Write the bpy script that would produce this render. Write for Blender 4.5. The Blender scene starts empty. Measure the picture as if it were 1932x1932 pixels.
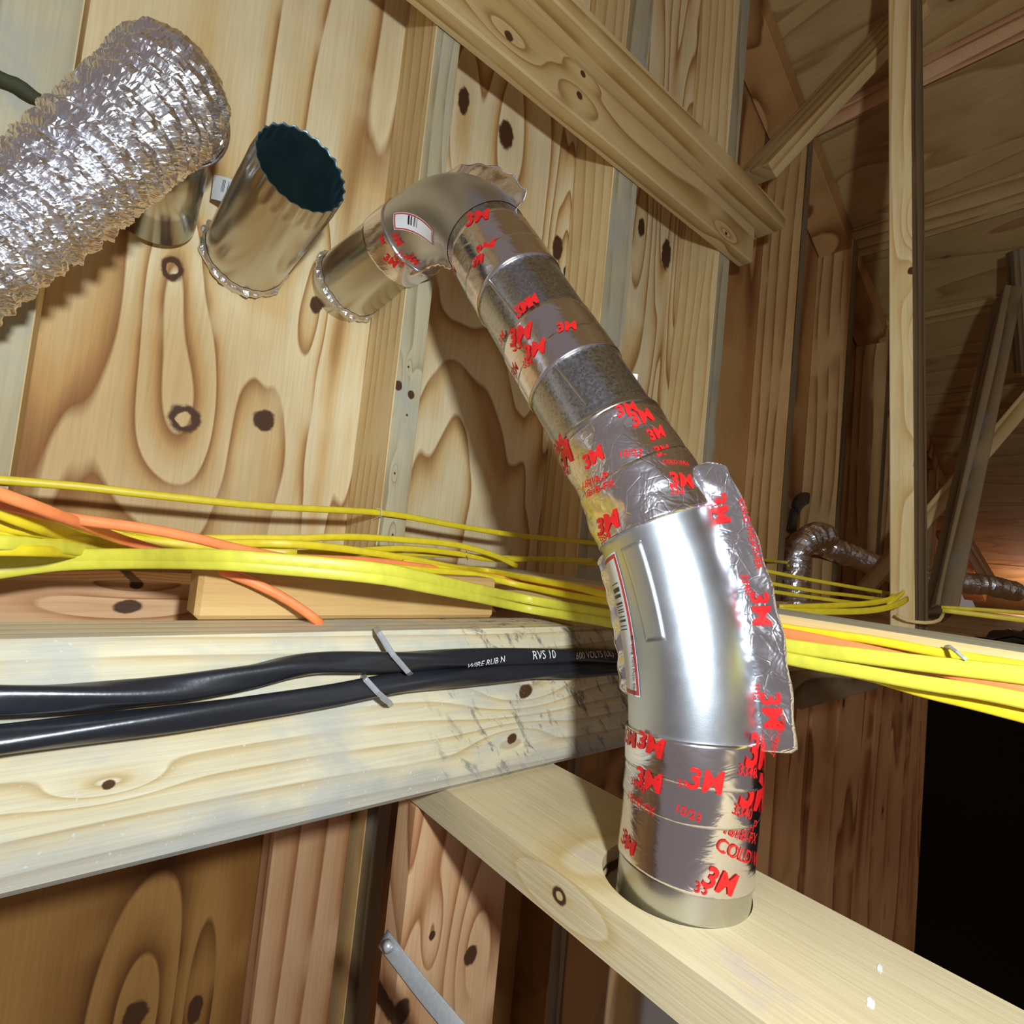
import bpy, bmesh, math, random
import numpy as np
from mathutils import Vector, Matrix

random.seed(7)
RNG = np.random.default_rng(7)
SC = bpy.context.scene
COL = SC.collection

# ------------------------------------------------------------------ camera, light, exposure
FPX = 1045.0                                   # focal length in pixels for a 1932 px frame
YAW, PIT, ROL = math.radians(39.8), math.radians(3.5), math.radians(-5.8)


def cam_rows():
    f = np.array([math.sin(YAW) * math.cos(PIT), math.cos(YAW) * math.cos(PIT), math.sin(PIT)])
    r = np.array([math.cos(YAW), -math.sin(YAW), 0.0])
    d = np.cross(f, r)
    c, s = math.cos(ROL), math.sin(ROL)
    return np.array([c * r + s * d, -s * r + c * d, f])


CM = cam_rows()                                # rows: right, down, forward
cam_data = bpy.data.cameras.new('camera')
cam = bpy.data.objects.new('camera', cam_data)
COL.objects.link(cam)
cam_data.sensor_width = 36.0
cam_data.lens = FPX / 1932 * 36.0
cam_data.clip_start = 0.01
cam_data.clip_end = 60
cam.matrix_world = Matrix(((CM[0][0], -CM[1][0], -CM[2][0], 0), (CM[0][1], -CM[1][1], -CM[2][1], 0),
                           (CM[0][2], -CM[1][2], -CM[2][2], 0), (0, 0, 0, 1)))
SC.camera = cam

world = bpy.data.worlds.new('attic_air')
SC.world = world
world.use_nodes = True
bg = world.node_tree.nodes['Background']
bg.inputs[0].default_value = (1.0, 0.82, 0.78, 1)
bg.inputs[1].default_value = 0.18


def lamp(name, kind, loc, energy, color, size=0.02):
    d = bpy.data.lights.new(name, kind)
    d.energy = energy
    d.color = color
    if kind in ('POINT', 'SPOT'):
        d.shadow_soft_size = size
    if kind == 'AREA':
        d.size = size
    o = bpy.data.objects.new(name, d)
    COL.objects.link(o)
    o.location = loc
    return o


lamp('work_light', 'POINT', CM[0] * 0.16 - CM[1] * 0.14 - CM[2] * 0.12, 32.0, (0.83, 0.94, 1.0), 0.022)
lamp('eave_daylight', 'POINT', (4.05, 0.50, 0.0), 1.2, (1.0, 0.70, 0.66), 0.06)

vs = SC.view_settings
vs.view_transform = 'Standard'
vs.look = 'None'
vs.exposure = 0.0
vs.gamma = 1.0
vs.use_curve_mapping = False

# ------------------------------------------------------------------ key distances (metres, camera at the origin)
YW, YF = 0.81, 0.70          # plywood of the gable wall, front of its studs
YB0, YB1 = 0.468, 0.545      # front and rear of the double beam
ZB0, ZB1 = -0.255, -0.091    # bottom and top of the beam
XP0, XP1 = 0.345, 0.499      # plate carrying the duct
XJ = 0.50                    # side of the cable joist


def ray(x, y):
    return np.array([(x - 966) / FPX, (y - 966) / FPX, 1.0]) @ CM


def P(px, py, y=None, x=None, z=None, d=None):
    r = ray(px, py)
    if y is not None:
        return r * (y / r[1])
    if x is not None:
        return r * (x / r[0])
    if z is not None:
        return r * (z / r[2])
    return r * d


def proj(q):
    k = np.asarray(q) @ CM.T
    return np.stack([966 + FPX * k[..., 0] / k[..., 2], 966 + FPX * k[..., 1] / k[..., 2]], -1)


# ------------------------------------------------------------------ node helpers and materials
class NT:
    def __init__(s, name):
        s.m = bpy.data.materials.new(name)
        s.m.use_nodes = True
        s.t = s.m.node_tree
        s.b = s.t.nodes['Principled BSDF']

    def n(s, typ, ins=None, **kw):
        nd = s.t.nodes.new(typ)
        for k, v in kw.items():
            setattr(nd, k, v)
        for k, v in (ins or {}).items():
            s.put(nd.inputs[k], v)
        return nd

    def put(s, sock, v):
        if isinstance(v, bpy.types.NodeSocket):
            s.t.links.new(v, sock)
        else:
            sock.default_value = v

    def math(s, op, a, b=0.0, c=0.0):
        nd = s.n('ShaderNodeMath', {0: a, 1: b, 2: c}, operation=op)
        return nd.outputs[0]

    def vmath(s, op, a, b=(0, 0, 0)):
        nd = s.n('ShaderNodeVectorMath', {0: a, 1: b}, operation=op)
        return nd.outputs['Value'] if op in ('LENGTH', 'DISTANCE', 'DOT_PRODUCT') else nd.outputs['Vector']

    def noise(s, vec, scale, detail=2.0, rough=0.5, dist=0.0):
        nd = s.n('ShaderNodeTexNoise', {'Vector': vec, 'Scale': scale, 'Detail': detail, 'Roughness': rough, 'Distortion': dist})
        return nd.outputs['Fac']

    def ramp(s, fac, stops, interp='LINEAR'):
        nd = s.n('ShaderNodeValToRGB', {'Fac': fac})
        e = nd.color_ramp
        e.interpolation = interp
        while len(e.elements) < len(stops):
            e.elements.new(0.5)
        for el, (p, c) in zip(e.elements, stops):
            el.position = p
            el.color = (*c, 1) if len(c) == 3 else c
        return nd.outputs['Color']

    def step(s, v, a, b):
        return s.n('ShaderNodeMapRange', {'Value': v, 'From Min': a, 'From Max': b, 'To Min': 0.0, 'To Max': 1.0},
                   interpolation_type='SMOOTHSTEP').outputs[0]

    def mix(s, f, a, b, mode='MIX'):
        nd = s.n('ShaderNodeMix', data_type='RGBA', blend_type=mode)
        s.put(nd.inputs['Factor'], f)
        for k, v in ((6, a), (7, b)):
            s.put(nd.inputs[k], (*v, 1) if isinstance(v, tuple) and len(v) == 3 else v)
        return nd.outputs[2]

    def bump(s, h, strength=0.3, dist=0.002):
        nd = s.n('ShaderNodeBump', {'Height': h, 'Strength': strength, 'Distance': dist})
        s.t.links.new(nd.outputs[0], s.b.inputs['Normal'])

    def out(s, color=None, rough=0.6, metal=0.0, spec=0.4):
        if color is not None:
            s.put(s.b.inputs['Base Color'], (*color, 1) if isinstance(color, tuple) and len(color) == 3 else color)
        s.put(s.b.inputs['Roughness'], rough)
        s.put(s.b.inputs['Metallic'], metal)
        s.put(s.b.inputs['Specular IOR Level'], spec)
        return s.m


def wood(name, light, mid, dark, grain='x', freq=9.0, k=7.0, lin=0.0, knots=(), seed=0.0, rnd=True, kd=0.35,
         grey=0.0, gcol=(0.30, 0.29, 0.26), pits=0.0, rough=0.62, plug=(), kaxes=None, mold=None, dim_amber=None, detail=1.5):
    """Wood of any cut. grain: axis along the fibres. knots: (x, z, radius) in object space."""
    m = NT(name)
    co = m.n('ShaderNodeTexCoord').outputs['Object']
    base = co
    if rnd:
        r = m.n('ShaderNodeObjectInfo').outputs['Random']
        off = m.math('MULTIPLY', r, 13.7)
        cv = m.n('ShaderNodeCombineXYZ', {0: off, 1: off, 2: off}).outputs[0]
        base = m.vmath('ADD', co, cv)
    base = m.vmath('ADD', base, (seed, seed * .7, seed * 1.3))
    sq = {'x': (0.16, 1, 1), 'y': (1, 0.16, 1), 'z': (1, 1, 0.16)}[grain]
    fine = {'x': (0.03, 1, 1), 'y': (1, 0.03, 1), 'z': (1, 1, 0.03)}[grain]
    sv = m.vmath('MULTIPLY', base, sq)
    n1 = m.noise(sv, freq, detail, 0.42, 0.35 if detail < 2 else 0.7)
    field = m.math('MULTIPLY', n1, k)
    if lin:
        sp = m.n('ShaderNodeSeparateXYZ', {0: base})
        ax = {'x': (1, 2), 'y': (0, 2), 'z': (0, 1)}[grain]
        s1 = m.math('MULTIPLY', sp.outputs[ax[0]], lin)
        s2 = m.math('MULTIPLY_ADD', sp.outputs[ax[1]], lin * .8, s1)
        field = m.math('ADD', field, s2)
    core = None
    spc = m.n('ShaderNodeSeparateXYZ', {0: co})
    for i, kn in enumerate(knots):
        kx, kz, kr = kn[:3]
        asp = kn[3] if len(kn) > 3 else 1.25
        u, v = kaxes or {'x': (2, 0), 'y': (2, 1), 'z': (0, 2)}[grain]
        dx = m.math('SUBTRACT', spc.outputs[u], kx)
        dz = m.math('DIVIDE', m.math('SUBTRACT', spc.outputs[v], kz), asp)
        d2 = m.math('MULTIPLY_ADD', dx, dx, m.math('MULTIPLY', dz, dz))
        d = m.math('SQRT', d2)
        # grain wraps round the knot, with a longer tail along the fibres
        dz2 = m.math('DIVIDE', dz, 2.6)
        t2 = m.math('MULTIPLY_ADD', dx, dx, m.math('MULTIPLY', dz2, dz2))
        g = m.math('MULTIPLY', m.math('EXPONENT', m.math('MULTIPLY', t2, -1.0 / (2.6 * kr) ** 2)), 1.7 if i % 2 == 0 else -1.5)
        field = m.math('ADD', field, g)
        wob = m.math('MULTIPLY_ADD', m.noise(co, 90.0, 2.0), kr * 0.5, m.math('SUBTRACT', d, kr * 0.25))
        c = m.math('SUBTRACT', 1.0, m.step(wob, kr * 0.72, kr * 1.0))
        if i in plug:
            c = m.math('MULTIPLY', c, m.step(wob, kr * 0.36, kr * 0.5))
        core = c if core is None else m.math('MAXIMUM', core, c)
    fr = m.math('FRACT', field)
    fade = m.step(m.noise(base, 6.0, 2.0, 0.5), 0.26, 0.50)
    col = m.ramp(fr, [(0.0, light), (0.30, tuple(l * .93 for l in light)), (0.66, mid), (0.93, dark), (1.0, light)])
    col = m.mix(fade, tuple(.97 * l for l in light), col)
    fn = m.noise(m.vmath('MULTIPLY', base, fine), 330.0, 3.0, 0.6)
    fcol = m.ramp(fn, [(0.25, (0.84, 0.80, 0.74)), (0.6, (1, 1, 1))])
    col = m.mix(0.75, col, fcol, 'MULTIPLY')
    blot = m.noise(base, 4.5, 3.0, 0.55)
    col = m.mix(0.8, col, m.ramp(blot, [(0.3, (0.88, 0.82, 0.72)), (0.65, (1.06, 1.04, 1.0))]), 'MULTIPLY')
    if dim_amber:
        # amber drifts in the veneer, putting the upper wall's dimmer light into colour
        hm = m.noise(m.vmath('ADD', base, dim_amber[4]), dim_amber[0], 3.0, 0.5, 0.5)
        col = m.mix(m.math('MULTIPLY', m.step(hm, dim_amber[1], dim_amber[2]), 0.85), col, m.mix(0.9, col, dim_amber[3], 'MULTIPLY'))
    if grey:
        gm = m.noise(m.vmath('MULTIPLY', base, {'x': (.5, 1, 1), 'y': (1, .5, 1), 'z': (1, 1, .5)}[grain]), 14.0, 4.0, 0.65, 0.4)
        gf = m.math('MULTIPLY', m.step(gm, 0.62 - 0.35 * grey, 0.72 - 0.1 * grey), min(1.0, 0.45 + 0.5 * grey))
        col = m.mix(gf, col, gcol)
    if kd > 0:
        vo = m.n('ShaderNodeTexVoronoi', {'Vector': m.vmath('MULTIPLY', base, {'x': (.45, 1, 1), 'y': (1, .45, 1), 'z': (1, 1, .45)}[grain]), 'Scale': 9.0})
        gate = m.step(m.n('ShaderNodeSeparateColor', {0: vo.outputs['Color']}).outputs[0], 1.0 - kd, 1.0 - kd + 0.05)
        kk = m.math('MULTIPLY', m.math('SUBTRACT', 1.0, m.step(vo.outputs['Distance'], 0.045, 0.10)), gate)
        halo = m.math('MULTIPLY', m.math('SUBTRACT', 1.0, m.step(vo.outputs['Distance'], 0.09, 0.26)), gate)
        col = m.mix(m.math('MULTIPLY', halo, 0.45), col, tuple(0.8 * a for a in dark))
        col = m.mix(kk, col, (0.055, 0.025, 0.012))
    if core is not None:
        col = m.mix(core, col, (0.075, 0.030, 0.012))
    if mold:
        # dark weather streaks between two stations along the board
        sk = m.vmath('MULTIPLY', m.vmath('ADD', m.n('ShaderNodeVectorRotate', {'Vector': co, 'Angle': 0.75}, rotation_type='Y_AXIS').outputs[0], (3.1, 0, 0)), (1.0, 1.0, 0.28))
        mz = m.step(m.noise(sk, 75.0, 4.0, 0.7, 0.3), 0.52, 0.66)
        win = m.math('MULTIPLY', m.step(spc.outputs[0], mold[0], mold[0] + .12), m.math('SUBTRACT', 1.0, m.step(spc.outputs[0], mold[1] - .04, mold[1])))
        col = m.mix(m.math('MULTIPLY', m.math('MULTIPLY', mz, win), 0.85), col, (0.13, 0.12, 0.11))
        edge = m.math('SUBTRACT', 1.0, m.step(m.math('MULTIPLY_ADD', m.noise(co, 16.0, 3.0), 0.05, spc.outputs[2]), -0.045, -0.020))
        col = m.mix(m.math('MULTIPLY', edge, 0.55), col, (0.30, 0.31, 0.32))
    if pits:
        pv = m.noise(base, 260.0, 1.0, 0.5)
        col = m.mix(m.math('MULTIPLY', m.step(pv, 0.70, 0.78), pits), col, (0.60, 0.58, 0.52))
    m.bump(fn, 0.35, 0.0012)
    return m.out(col, rough, 0.0, 0.25)


def plain(name, color, rough=0.5, metal=0.0, spec=0.4, bump=0.0, bscale=200.0):
    m = NT(name)
    co = m.n('ShaderNodeTexCoord').outputs['Object']
    n = m.noise(co, bscale, 3.0)
    col = m.mix(0.5, color, m.ramp(n, [(0.3, tuple(c * .8 for c in color)), (0.7, tuple(min(1, c * 1.12) for c in color))]))
    if bump:
        m.bump(n, bump, 0.001)
    return m.out(col, rough, metal, spec)


def foil(name, color=(0.86, 0.86, 0.88), rough=0.13, strength=0.5, scale=55.0, dist=0.004, crease=0.0, stretch=(1, 1, 1)):
    m = NT(name)
    co = m.n('ShaderNodeTexCoord').outputs['Object']
    a = m.noise(m.vmath('MULTIPLY', co, stretch), scale, 3.0, 0.6, 0.8)
    b = m.n('ShaderNodeTexVoronoi', {'Vector': co, 'Scale': scale * 1.7}, feature='DISTANCE_TO_EDGE').outputs['Distance']
    h = m.math('ADD', a, m.math('MULTIPLY', m.step(b, 0.0, 0.05), 0.05 * crease))
    m.bump(h, strength, dist)
    return m.out(color, rough, 1.0)


def spangle(name, color=(0.50, 0.52, 0.54)):
    m = NT(name)
    co = m.n('ShaderNodeTexCoord').outputs['Object']
    v = m.n('ShaderNodeTexVoronoi', {'Vector': co, 'Scale': 420.0})
    f = m.n('ShaderNodeSeparateColor', {0: v.outputs['Color']}).outputs[0]
    col = m.mix(f, tuple(c * .80 for c in color), tuple(min(1, c * 1.1) for c in color))
    ro = m.math('MULTIPLY_ADD', f, 0.10, 0.24)
    return m.out(col, ro, 1.0)


def brushed(name, color, rough, streak=0.12):
    m = NT(name)
    co = m.n('ShaderNodeTexCoord').outputs['Object']
    n = m.noise(co, 38.0, 4.0, 0.6)
    ro = m.math('MULTIPLY_ADD', n, streak, rough - streak / 2)
    m.bump(m.noise(co, 900.0, 2.0), 0.05, 0.0005)
    return m.out(color, ro, 1.0)


KW = [P(348, 790, y=YW), P(498, 793, y=YW), P(325, 507, y=YW), P(1210, 430, y=YW), P(955, 255, y=YW), P(1052, 468, y=YW),
      P(1257, 480, y=YW), P(1310, 640, y=YW), P(1282, 750, y=YW), P(1070, 515, y=YW), P(875, 190, y=YW), P(596, 575, y=YW)]
KR = [.021, .017, .014, .014, .02, .016, .022, .014, .014, .012, .013, .010]
KA = [1.0, 1.0, 1.3, 1.9, 1.6, 1.9, 2.0, 2.0, 1.8, 1.4, 2.2, 1.5]
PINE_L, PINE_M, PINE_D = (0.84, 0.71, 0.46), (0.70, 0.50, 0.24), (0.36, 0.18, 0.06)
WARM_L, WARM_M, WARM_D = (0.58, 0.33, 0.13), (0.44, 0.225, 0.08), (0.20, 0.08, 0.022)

WOODS = {}
_wood = wood


def wood(name, *a, **k):
    WOODS[name] = (a, dict(k))
    return _wood(name, *a, **k)


def rewood(o, slot, name, pts, radii, axes, **over):
    """Same timber with its own knots where the photograph has them (world points on that face)."""
    a, k = WOODS[name]
    k = dict(k)
    inv = o.matrix_world.inverted()
    kn = []
    for p, r in zip(pts, radii):
        q = inv @ Vector(p)
        kn.append((q[axes[0]], q[axes[1]], r if not isinstance(r, tuple) else r[0], r[1] if isinstance(r, tuple) else 1.2))
    k.update(knots=kn, kaxes=axes, **over)
    o.data.materials[slot] = _wood(name + '_knotty', *a, **k)


M = dict(
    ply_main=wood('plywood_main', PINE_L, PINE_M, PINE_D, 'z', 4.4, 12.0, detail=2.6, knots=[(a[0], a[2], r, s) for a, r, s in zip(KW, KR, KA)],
                  rnd=False, kd=0.0, plug=(0, 2), dim_amber=(1.3, 0.50, 0.70, (0.74, 0.56, 0.34), (0.4, 0, 1.1))),
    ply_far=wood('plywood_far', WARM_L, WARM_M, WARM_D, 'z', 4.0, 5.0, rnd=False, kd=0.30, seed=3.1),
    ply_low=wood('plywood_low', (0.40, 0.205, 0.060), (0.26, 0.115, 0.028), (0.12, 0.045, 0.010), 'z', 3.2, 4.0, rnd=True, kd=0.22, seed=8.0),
    plank=wood('plank_fir', (0.74, 0.42, 0.19), (0.58, 0.29, 0.11), (0.28, 0.11, 0.03), 'z', 4.0, 4.0, rnd=True, kd=0.35, seed=8.0),
    roof=wood('roof_plywood', (0.50, 0.34, 0.15), (0.45, 0.295, 0.125), (0.34, 0.20, 0.075), 'y', 9.0, 5.0, lin=3.0, rnd=True, kd=0.22, seed=5.0),
    stud=wood('stud_pine', (0.80, 0.64, 0.36), (0.72, 0.53, 0.26), (0.58, 0.38, 0.16), 'x', 8.0, 3.0, lin=39.6, kd=0.12),
    stud_grey=wood('stud_weathered', (0.52, 0.46, 0.31), (0.45, 0.38, 0.24), (0.31, 0.24, 0.13), 'x', 8.0, 2.0, lin=32.4, kd=0.3, grey=0.55, gcol=(0.38, 0.37, 0.31)),
    beam=wood('beam_pine', (0.74, 0.67, 0.49), (0.68, 0.58, 0.38), (0.52, 0.40, 0.21), 'x', 6.0, 3.0, lin=60.0, kd=0.0, grey=0.5, gcol=(0.42, 0.42, 0.39), pits=0.8, mold=(0.475, 0.915)),
    plate=wood('plate_pine', (0.68, 0.57, 0.36), (0.64, 0.52, 0.31), (0.57, 0.42, 0.20), 'x', 5.0, 2.5, kd=0.0, grey=0.06, gcol=(0.50, 0.40, 0.40)),
    tan=wood('block_pine', (0.74, 0.53, 0.25), (0.68, 0.46, 0.20), (0.55, 0.34, 0.13), 'x', 5.0, 3.0, kd=0.10),
    pink=wood('stud_fir', (0.74, 0.46, 0.26), (0.62, 0.34, 0.17), (0.36, 0.15, 0.06), 'x', 7.0, 2.0, lin=30.6, kd=0.25),
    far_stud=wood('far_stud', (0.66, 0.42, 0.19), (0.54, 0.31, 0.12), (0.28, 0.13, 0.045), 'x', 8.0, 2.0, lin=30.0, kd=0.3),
    brace=wood('brace_pine', (0.60, 0.43, 0.21), (0.50, 0.33, 0.13), (0.31, 0.18, 0.06), 'x', 7.0, 2.2, lin=27.0, kd=0.10),
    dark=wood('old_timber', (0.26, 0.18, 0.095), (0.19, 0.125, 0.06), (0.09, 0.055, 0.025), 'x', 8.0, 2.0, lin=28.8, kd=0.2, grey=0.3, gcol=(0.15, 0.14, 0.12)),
    yellow=plain('cable_yellow', (0.76, 0.58, 0.02), 0.42, spec=0.45, bscale=90),
    yellow_pale=plain('cable_lemon', (0.66, 0.60, 0.06), 0.42, spec=0.45, bscale=90),
    yellow_dim=plain('cable_ochre', (0.70, 0.53, 0.03), 0.45, spec=0.4, bscale=90),
    orange=plain('cable_orange', (0.90, 0.25, 0.08), 0.38, spec=0.5, bscale=90),
    black=plain('cable_black', (0.016, 0.017, 0.022), 0.30, spec=0.6, bump=0.15, bscale=160),
    steel=plain('staple_steel', (0.52, 0.53, 0.54), 0.35, 0.45, bscale=300),
    galv=spangle('galvanised_spangle'),
    stub=brushed('galvanised_stub', (0.60, 0.60, 0.57), 0.24),
    stub_in=brushed('stub_inside', (0.20, 0.32, 0.36), 0.42),  # pipe metal darkened to paint in the dark reflections inside
    satin=brushed('aluminised_satin', (0.60, 0.63, 0.67), 0.36),
    tape=foil('foil_tape', (0.86, 0.83, 0.88), 0.20, 0.22, 24.0, 0.004, 0.0, (1.0, 1.0, 2.6)),
    tape_rough=foil('foil_tape_creased', (0.90, 0.89, 0.94), 0.21, 0.38, 36.0, 0.006, 1.0),
    hose=foil('foil_hose', (0.90, 0.90, 0.94), 0.26, 0.35, 120.0, 0.002),
    red=plain('red_print', (0.66, 0.016, 0.016), 0.35),
    white=plain('white_print', (0.80, 0.80, 0.78), 0.5),
    ink=plain('black_print', (0.03, 0.03, 0.04), 0.5),
    collar=foil('torn_foil', (0.74, 0.72, 0.68), 0.45, 0.8, 120.0, 0.003),
    plastic_black=plain('black_plastic', (0.012, 0.013, 0.016), 0.28, spec=0.5, bump=0.5, bscale=25),
    void=plain('void_black', (0.012, 0.007, 0.005), 0.9, spec=0.05),  # near-black, paints the unlit void and backs the plywood
    cord=plain('dark_cord', (0.045, 0.045, 0.02), 0.8),
)


def label_material(name, border, bar):
    """White sticker: red rounded border, barcode in part of it; UV runs along (x) and across (y)."""
    m = NT(name)
    uv = m.n('ShaderNodeUVMap').outputs[0]
    sp = m.n('ShaderNodeSeparateXYZ', {0: uv})
    u, v = sp.outputs[0], sp.outputs[1]
    col = (0.82, 0.84, 0.86)
    u0, u1, v0, v1, n = bar
    cell = m.math('FLOOR', m.math('MULTIPLY', u, n))
    wn = m.n('ShaderNodeTexWhiteNoise', {'W': cell}, noise_dimensions='1D').outputs['Value']
    bars = m.math('GREATER_THAN', wn, 0.46)
    inside = m.math('MULTIPLY', m.math('MULTIPLY', m.math('GREATER_THAN', u, u0), m.math('LESS_THAN', u, u1)),
                    m.math('MULTIPLY', m.math('GREATER_THAN', v, v0), m.math('LESS_THAN', v, v1)))
    col = m.mix(m.math('MULTIPLY', bars, inside), col, (0.03, 0.03, 0.05))
    if border:
        b = border
        eu = m.math('MINIMUM', u, m.math('SUBTRACT', 1.0, u))
        ev = m.math('MINIMUM', v, m.math('SUBTRACT', 1.0, v))
        e = m.math('MINIMUM', m.math('MULTIPLY', eu, b[0]), m.math('MULTIPLY', ev, b[1]))
        ring = m.math('MULTIPLY', m.math('GREATER_THAN', e, 0.25), m.math('LESS_THAN', e, 1.0))
        col = m.mix(ring, col, (0.55, 0.05, 0.05))
    return m.out(col, 0.4)


# ------------------------------------------------------------------ object helpers
def link(name, me, mat, parent=None, kind=None, label=None):
    o = bpy.data.objects.new(name, me)
    COL.objects.link(o)
    for mm in (mat if isinstance(mat, (list, tuple)) else [mat]):
        me.materials.append(mm)
    if parent is not None:
        o.parent = parent
        o.matrix_parent_inverse = parent.matrix_world.inverted() if parent.type != 'EMPTY' else Matrix.Translation(-parent.location)
    if kind:
        o['kind'] = kind
    if label:
        o['label'] = label
    return o


def tag(o, label, cat, group=None):
    o['label'] = label
    o['category'] = cat
    if group:
        o['group'] = group
    return o


def thing(name, label, cat, loc=(0, 0, 0), group=None):
    o = bpy.data.objects.new(name, None)
    COL.objects.link(o)
    o.location = Vector(loc)
    o.empty_display_size = 0.02
    return tag(o, label, cat, group)


def mesh(name, verts, faces, smooth=False, uvs=None):
    me = bpy.data.meshes.new(name)
    me.from_pydata([tuple(map(float, v)) for v in verts], [], faces)
    if smooth:
        me.polygons.foreach_set('use_smooth', [True] * len(me.polygons))
    if uvs is not None:
        l = me.uv_layers.new(name='UVMap')
        for lp in me.loops:
            l.data[lp.index].uv = uvs[lp.vertex_index]
    me.update()
    return me


def grid_faces(n, m, wrap=False):
    f = []
    for i in range(n - 1):
        for j in range(m if wrap else m - 1):
            a, b = i * m + j, i * m + (j + 1) % m
            f.append((a, b, b + m, a + m))
    return f


def board(name, p0, p1, side, up, mat, parent=None, upv=(0, 0, 1), bevel=0.0015, kind=None, label=None, mats=None, wobble=0.0):
    """Sawn board from p0 to p1 (centre line); side/up are its section sizes. mats: slot by local face direction."""
    p0, p1 = Vector(p0), Vector(p1)
    d = p1 - p0
    L = d.length
    d.normalize()
    s = Vector(upv).cross(d).normalized()
    u = d.cross(s)
    bm = bmesh.new()
    bmesh.ops.create_cube(bm, size=1.0)
    for v in bm.verts:
        v.co = Vector((v.co.x * L, v.co.y * side, v.co.z * up))
    if bevel:
        bmesh.ops.bevel(bm, geom=bm.edges[:], offset=bevel, segments=1, affect='EDGES')
    me = bpy.data.meshes.new(name)
    bm.normal_update()
    if mats:
        for f in bm.faces:
            n = f.normal
            for i, ax in mats:
                if n.dot(Vector(ax)) > 0.8:
                    f.material_index = i
    bm.to_mesh(me)
    bm.free()
    o = link(name, me, mat, None, kind, label)
    o.matrix_world = Matrix(((d.x, s.x, u.x, 0), (d.y, s.y, u.y, 0), (d.z, s.z, u.z, 0), (0, 0, 0, 1))).copy()
    o.matrix_world.translation = (p0 + p1) / 2
    mw = Matrix(((d.x, s.x, u.x, 0), (d.y, s.y, u.y, 0), (d.z, s.z, u.z, 0), (0, 0, 0, 1)))
    mw.translation = (p0 + p1) / 2
    o.matrix_world = mw
    if parent is not None:
        o.parent = parent
        pm = Matrix.Translation(parent.location) if parent.type == 'EMPTY' else parent.matrix_world
        o.matrix_parent_inverse = pm.inverted()
        o.matrix_world = mw
    return o


def prism_xz(name, poly, y0, y1, mat, parent=None, kind=None):
    """Outline in the x-z plane given real thickness from y0 to y1."""
    n = len(poly)
    vs_ = [(x, y0, z) for x, z in poly] + [(x, y1, z) for x, z in poly]
    fs = [tuple(range(n)), tuple(range(2 * n - 1, n - 1, -1))] + [(i, i + n, (i + 1) % n + n, (i + 1) % n) for i in range(n)]
    me = mesh(name, vs_, fs)
    bm = bmesh.new()
    bm.from_mesh(me)
    bmesh.ops.recalc_face_normals(bm, faces=bm.faces[:])
    bm.to_mesh(me)
    bm.free()
    return link(name, me, mat, parent, kind)


def spline(pts, step):
    pts = np.array(pts, float)
    ext = np.vstack([2 * pts[0] - pts[1], pts, 2 * pts[-1] - pts[-2]])
    out = []
    for i in range(1, len(ext) - 2):
        a, b, c, d = ext[i - 1:i + 3]
        n = max(2, int(np.linalg.norm(c - b) / step))
        for t in np.arange(n) / n:
            out.append(.5 * (2 * b + (c - a) * t + (2 * a - 5 * b + 4 * c - d) * t * t + (3 * b - a - 3 * c + d) * t ** 3))
    out.append(pts[-1])
    return np.array(out)


def frames(pts, up=None):
    t = np.gradient(pts, axis=0)
    t /= np.linalg.norm(t, axis=1)[:, None]
    A = np.zeros_like(t)
    if up is not None:
        u = np.asarray(up, float)
        a = u - t * (t @ u)[:, None]
        A = a / np.linalg.norm(a, axis=1)[:, None]
    else:
        a = np.cross(t[0], [0.3, 0.5, 0.8])
        for i in range(len(t)):
            a = a - t[i] * a.dot(t[i])
            a /= np.linalg.norm(a)
            A[i] = a
    return t, A, np.cross(t, A)


def sweep(name, pts, sec, mat, parent=None, up=None, smooth=True, caps=True, kind=None, label=None):
    """sec(i, n) -> array (m,2) of offsets along (A, B)."""
    t, A, B = frames(pts, up)
    vs_, m = [], None
    for i in range(len(pts)):
        q = sec(i, len(pts))
        m = len(q)
        vs_.extend(pts[i] + q[:, :1] * A[i] + q[:, 1:] * B[i])
    fs = grid_faces(len(pts), m, True)
    if caps:
        fs += [tuple(range(m - 1, -1, -1)), tuple(range((len(pts) - 1) * m, len(pts) * m))]
    return link(name, mesh(name, vs_, fs, smooth), mat, parent, kind, label)


TH = lambda m: np.arange(m) * 2 * np.pi / m


def ellipse(a, b, m=12, p=2.0):
    th = TH(m)
    c, s = np.cos(th), np.sin(th)
    e = 2.0 / p
    q = np.stack([a * np.sign(c) * abs(c) ** e, b * np.sign(s) * abs(s) ** e], 1)
    return lambda i, n: q


def circ(r, m=16):
    return ellipse(r, r, m)


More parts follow.
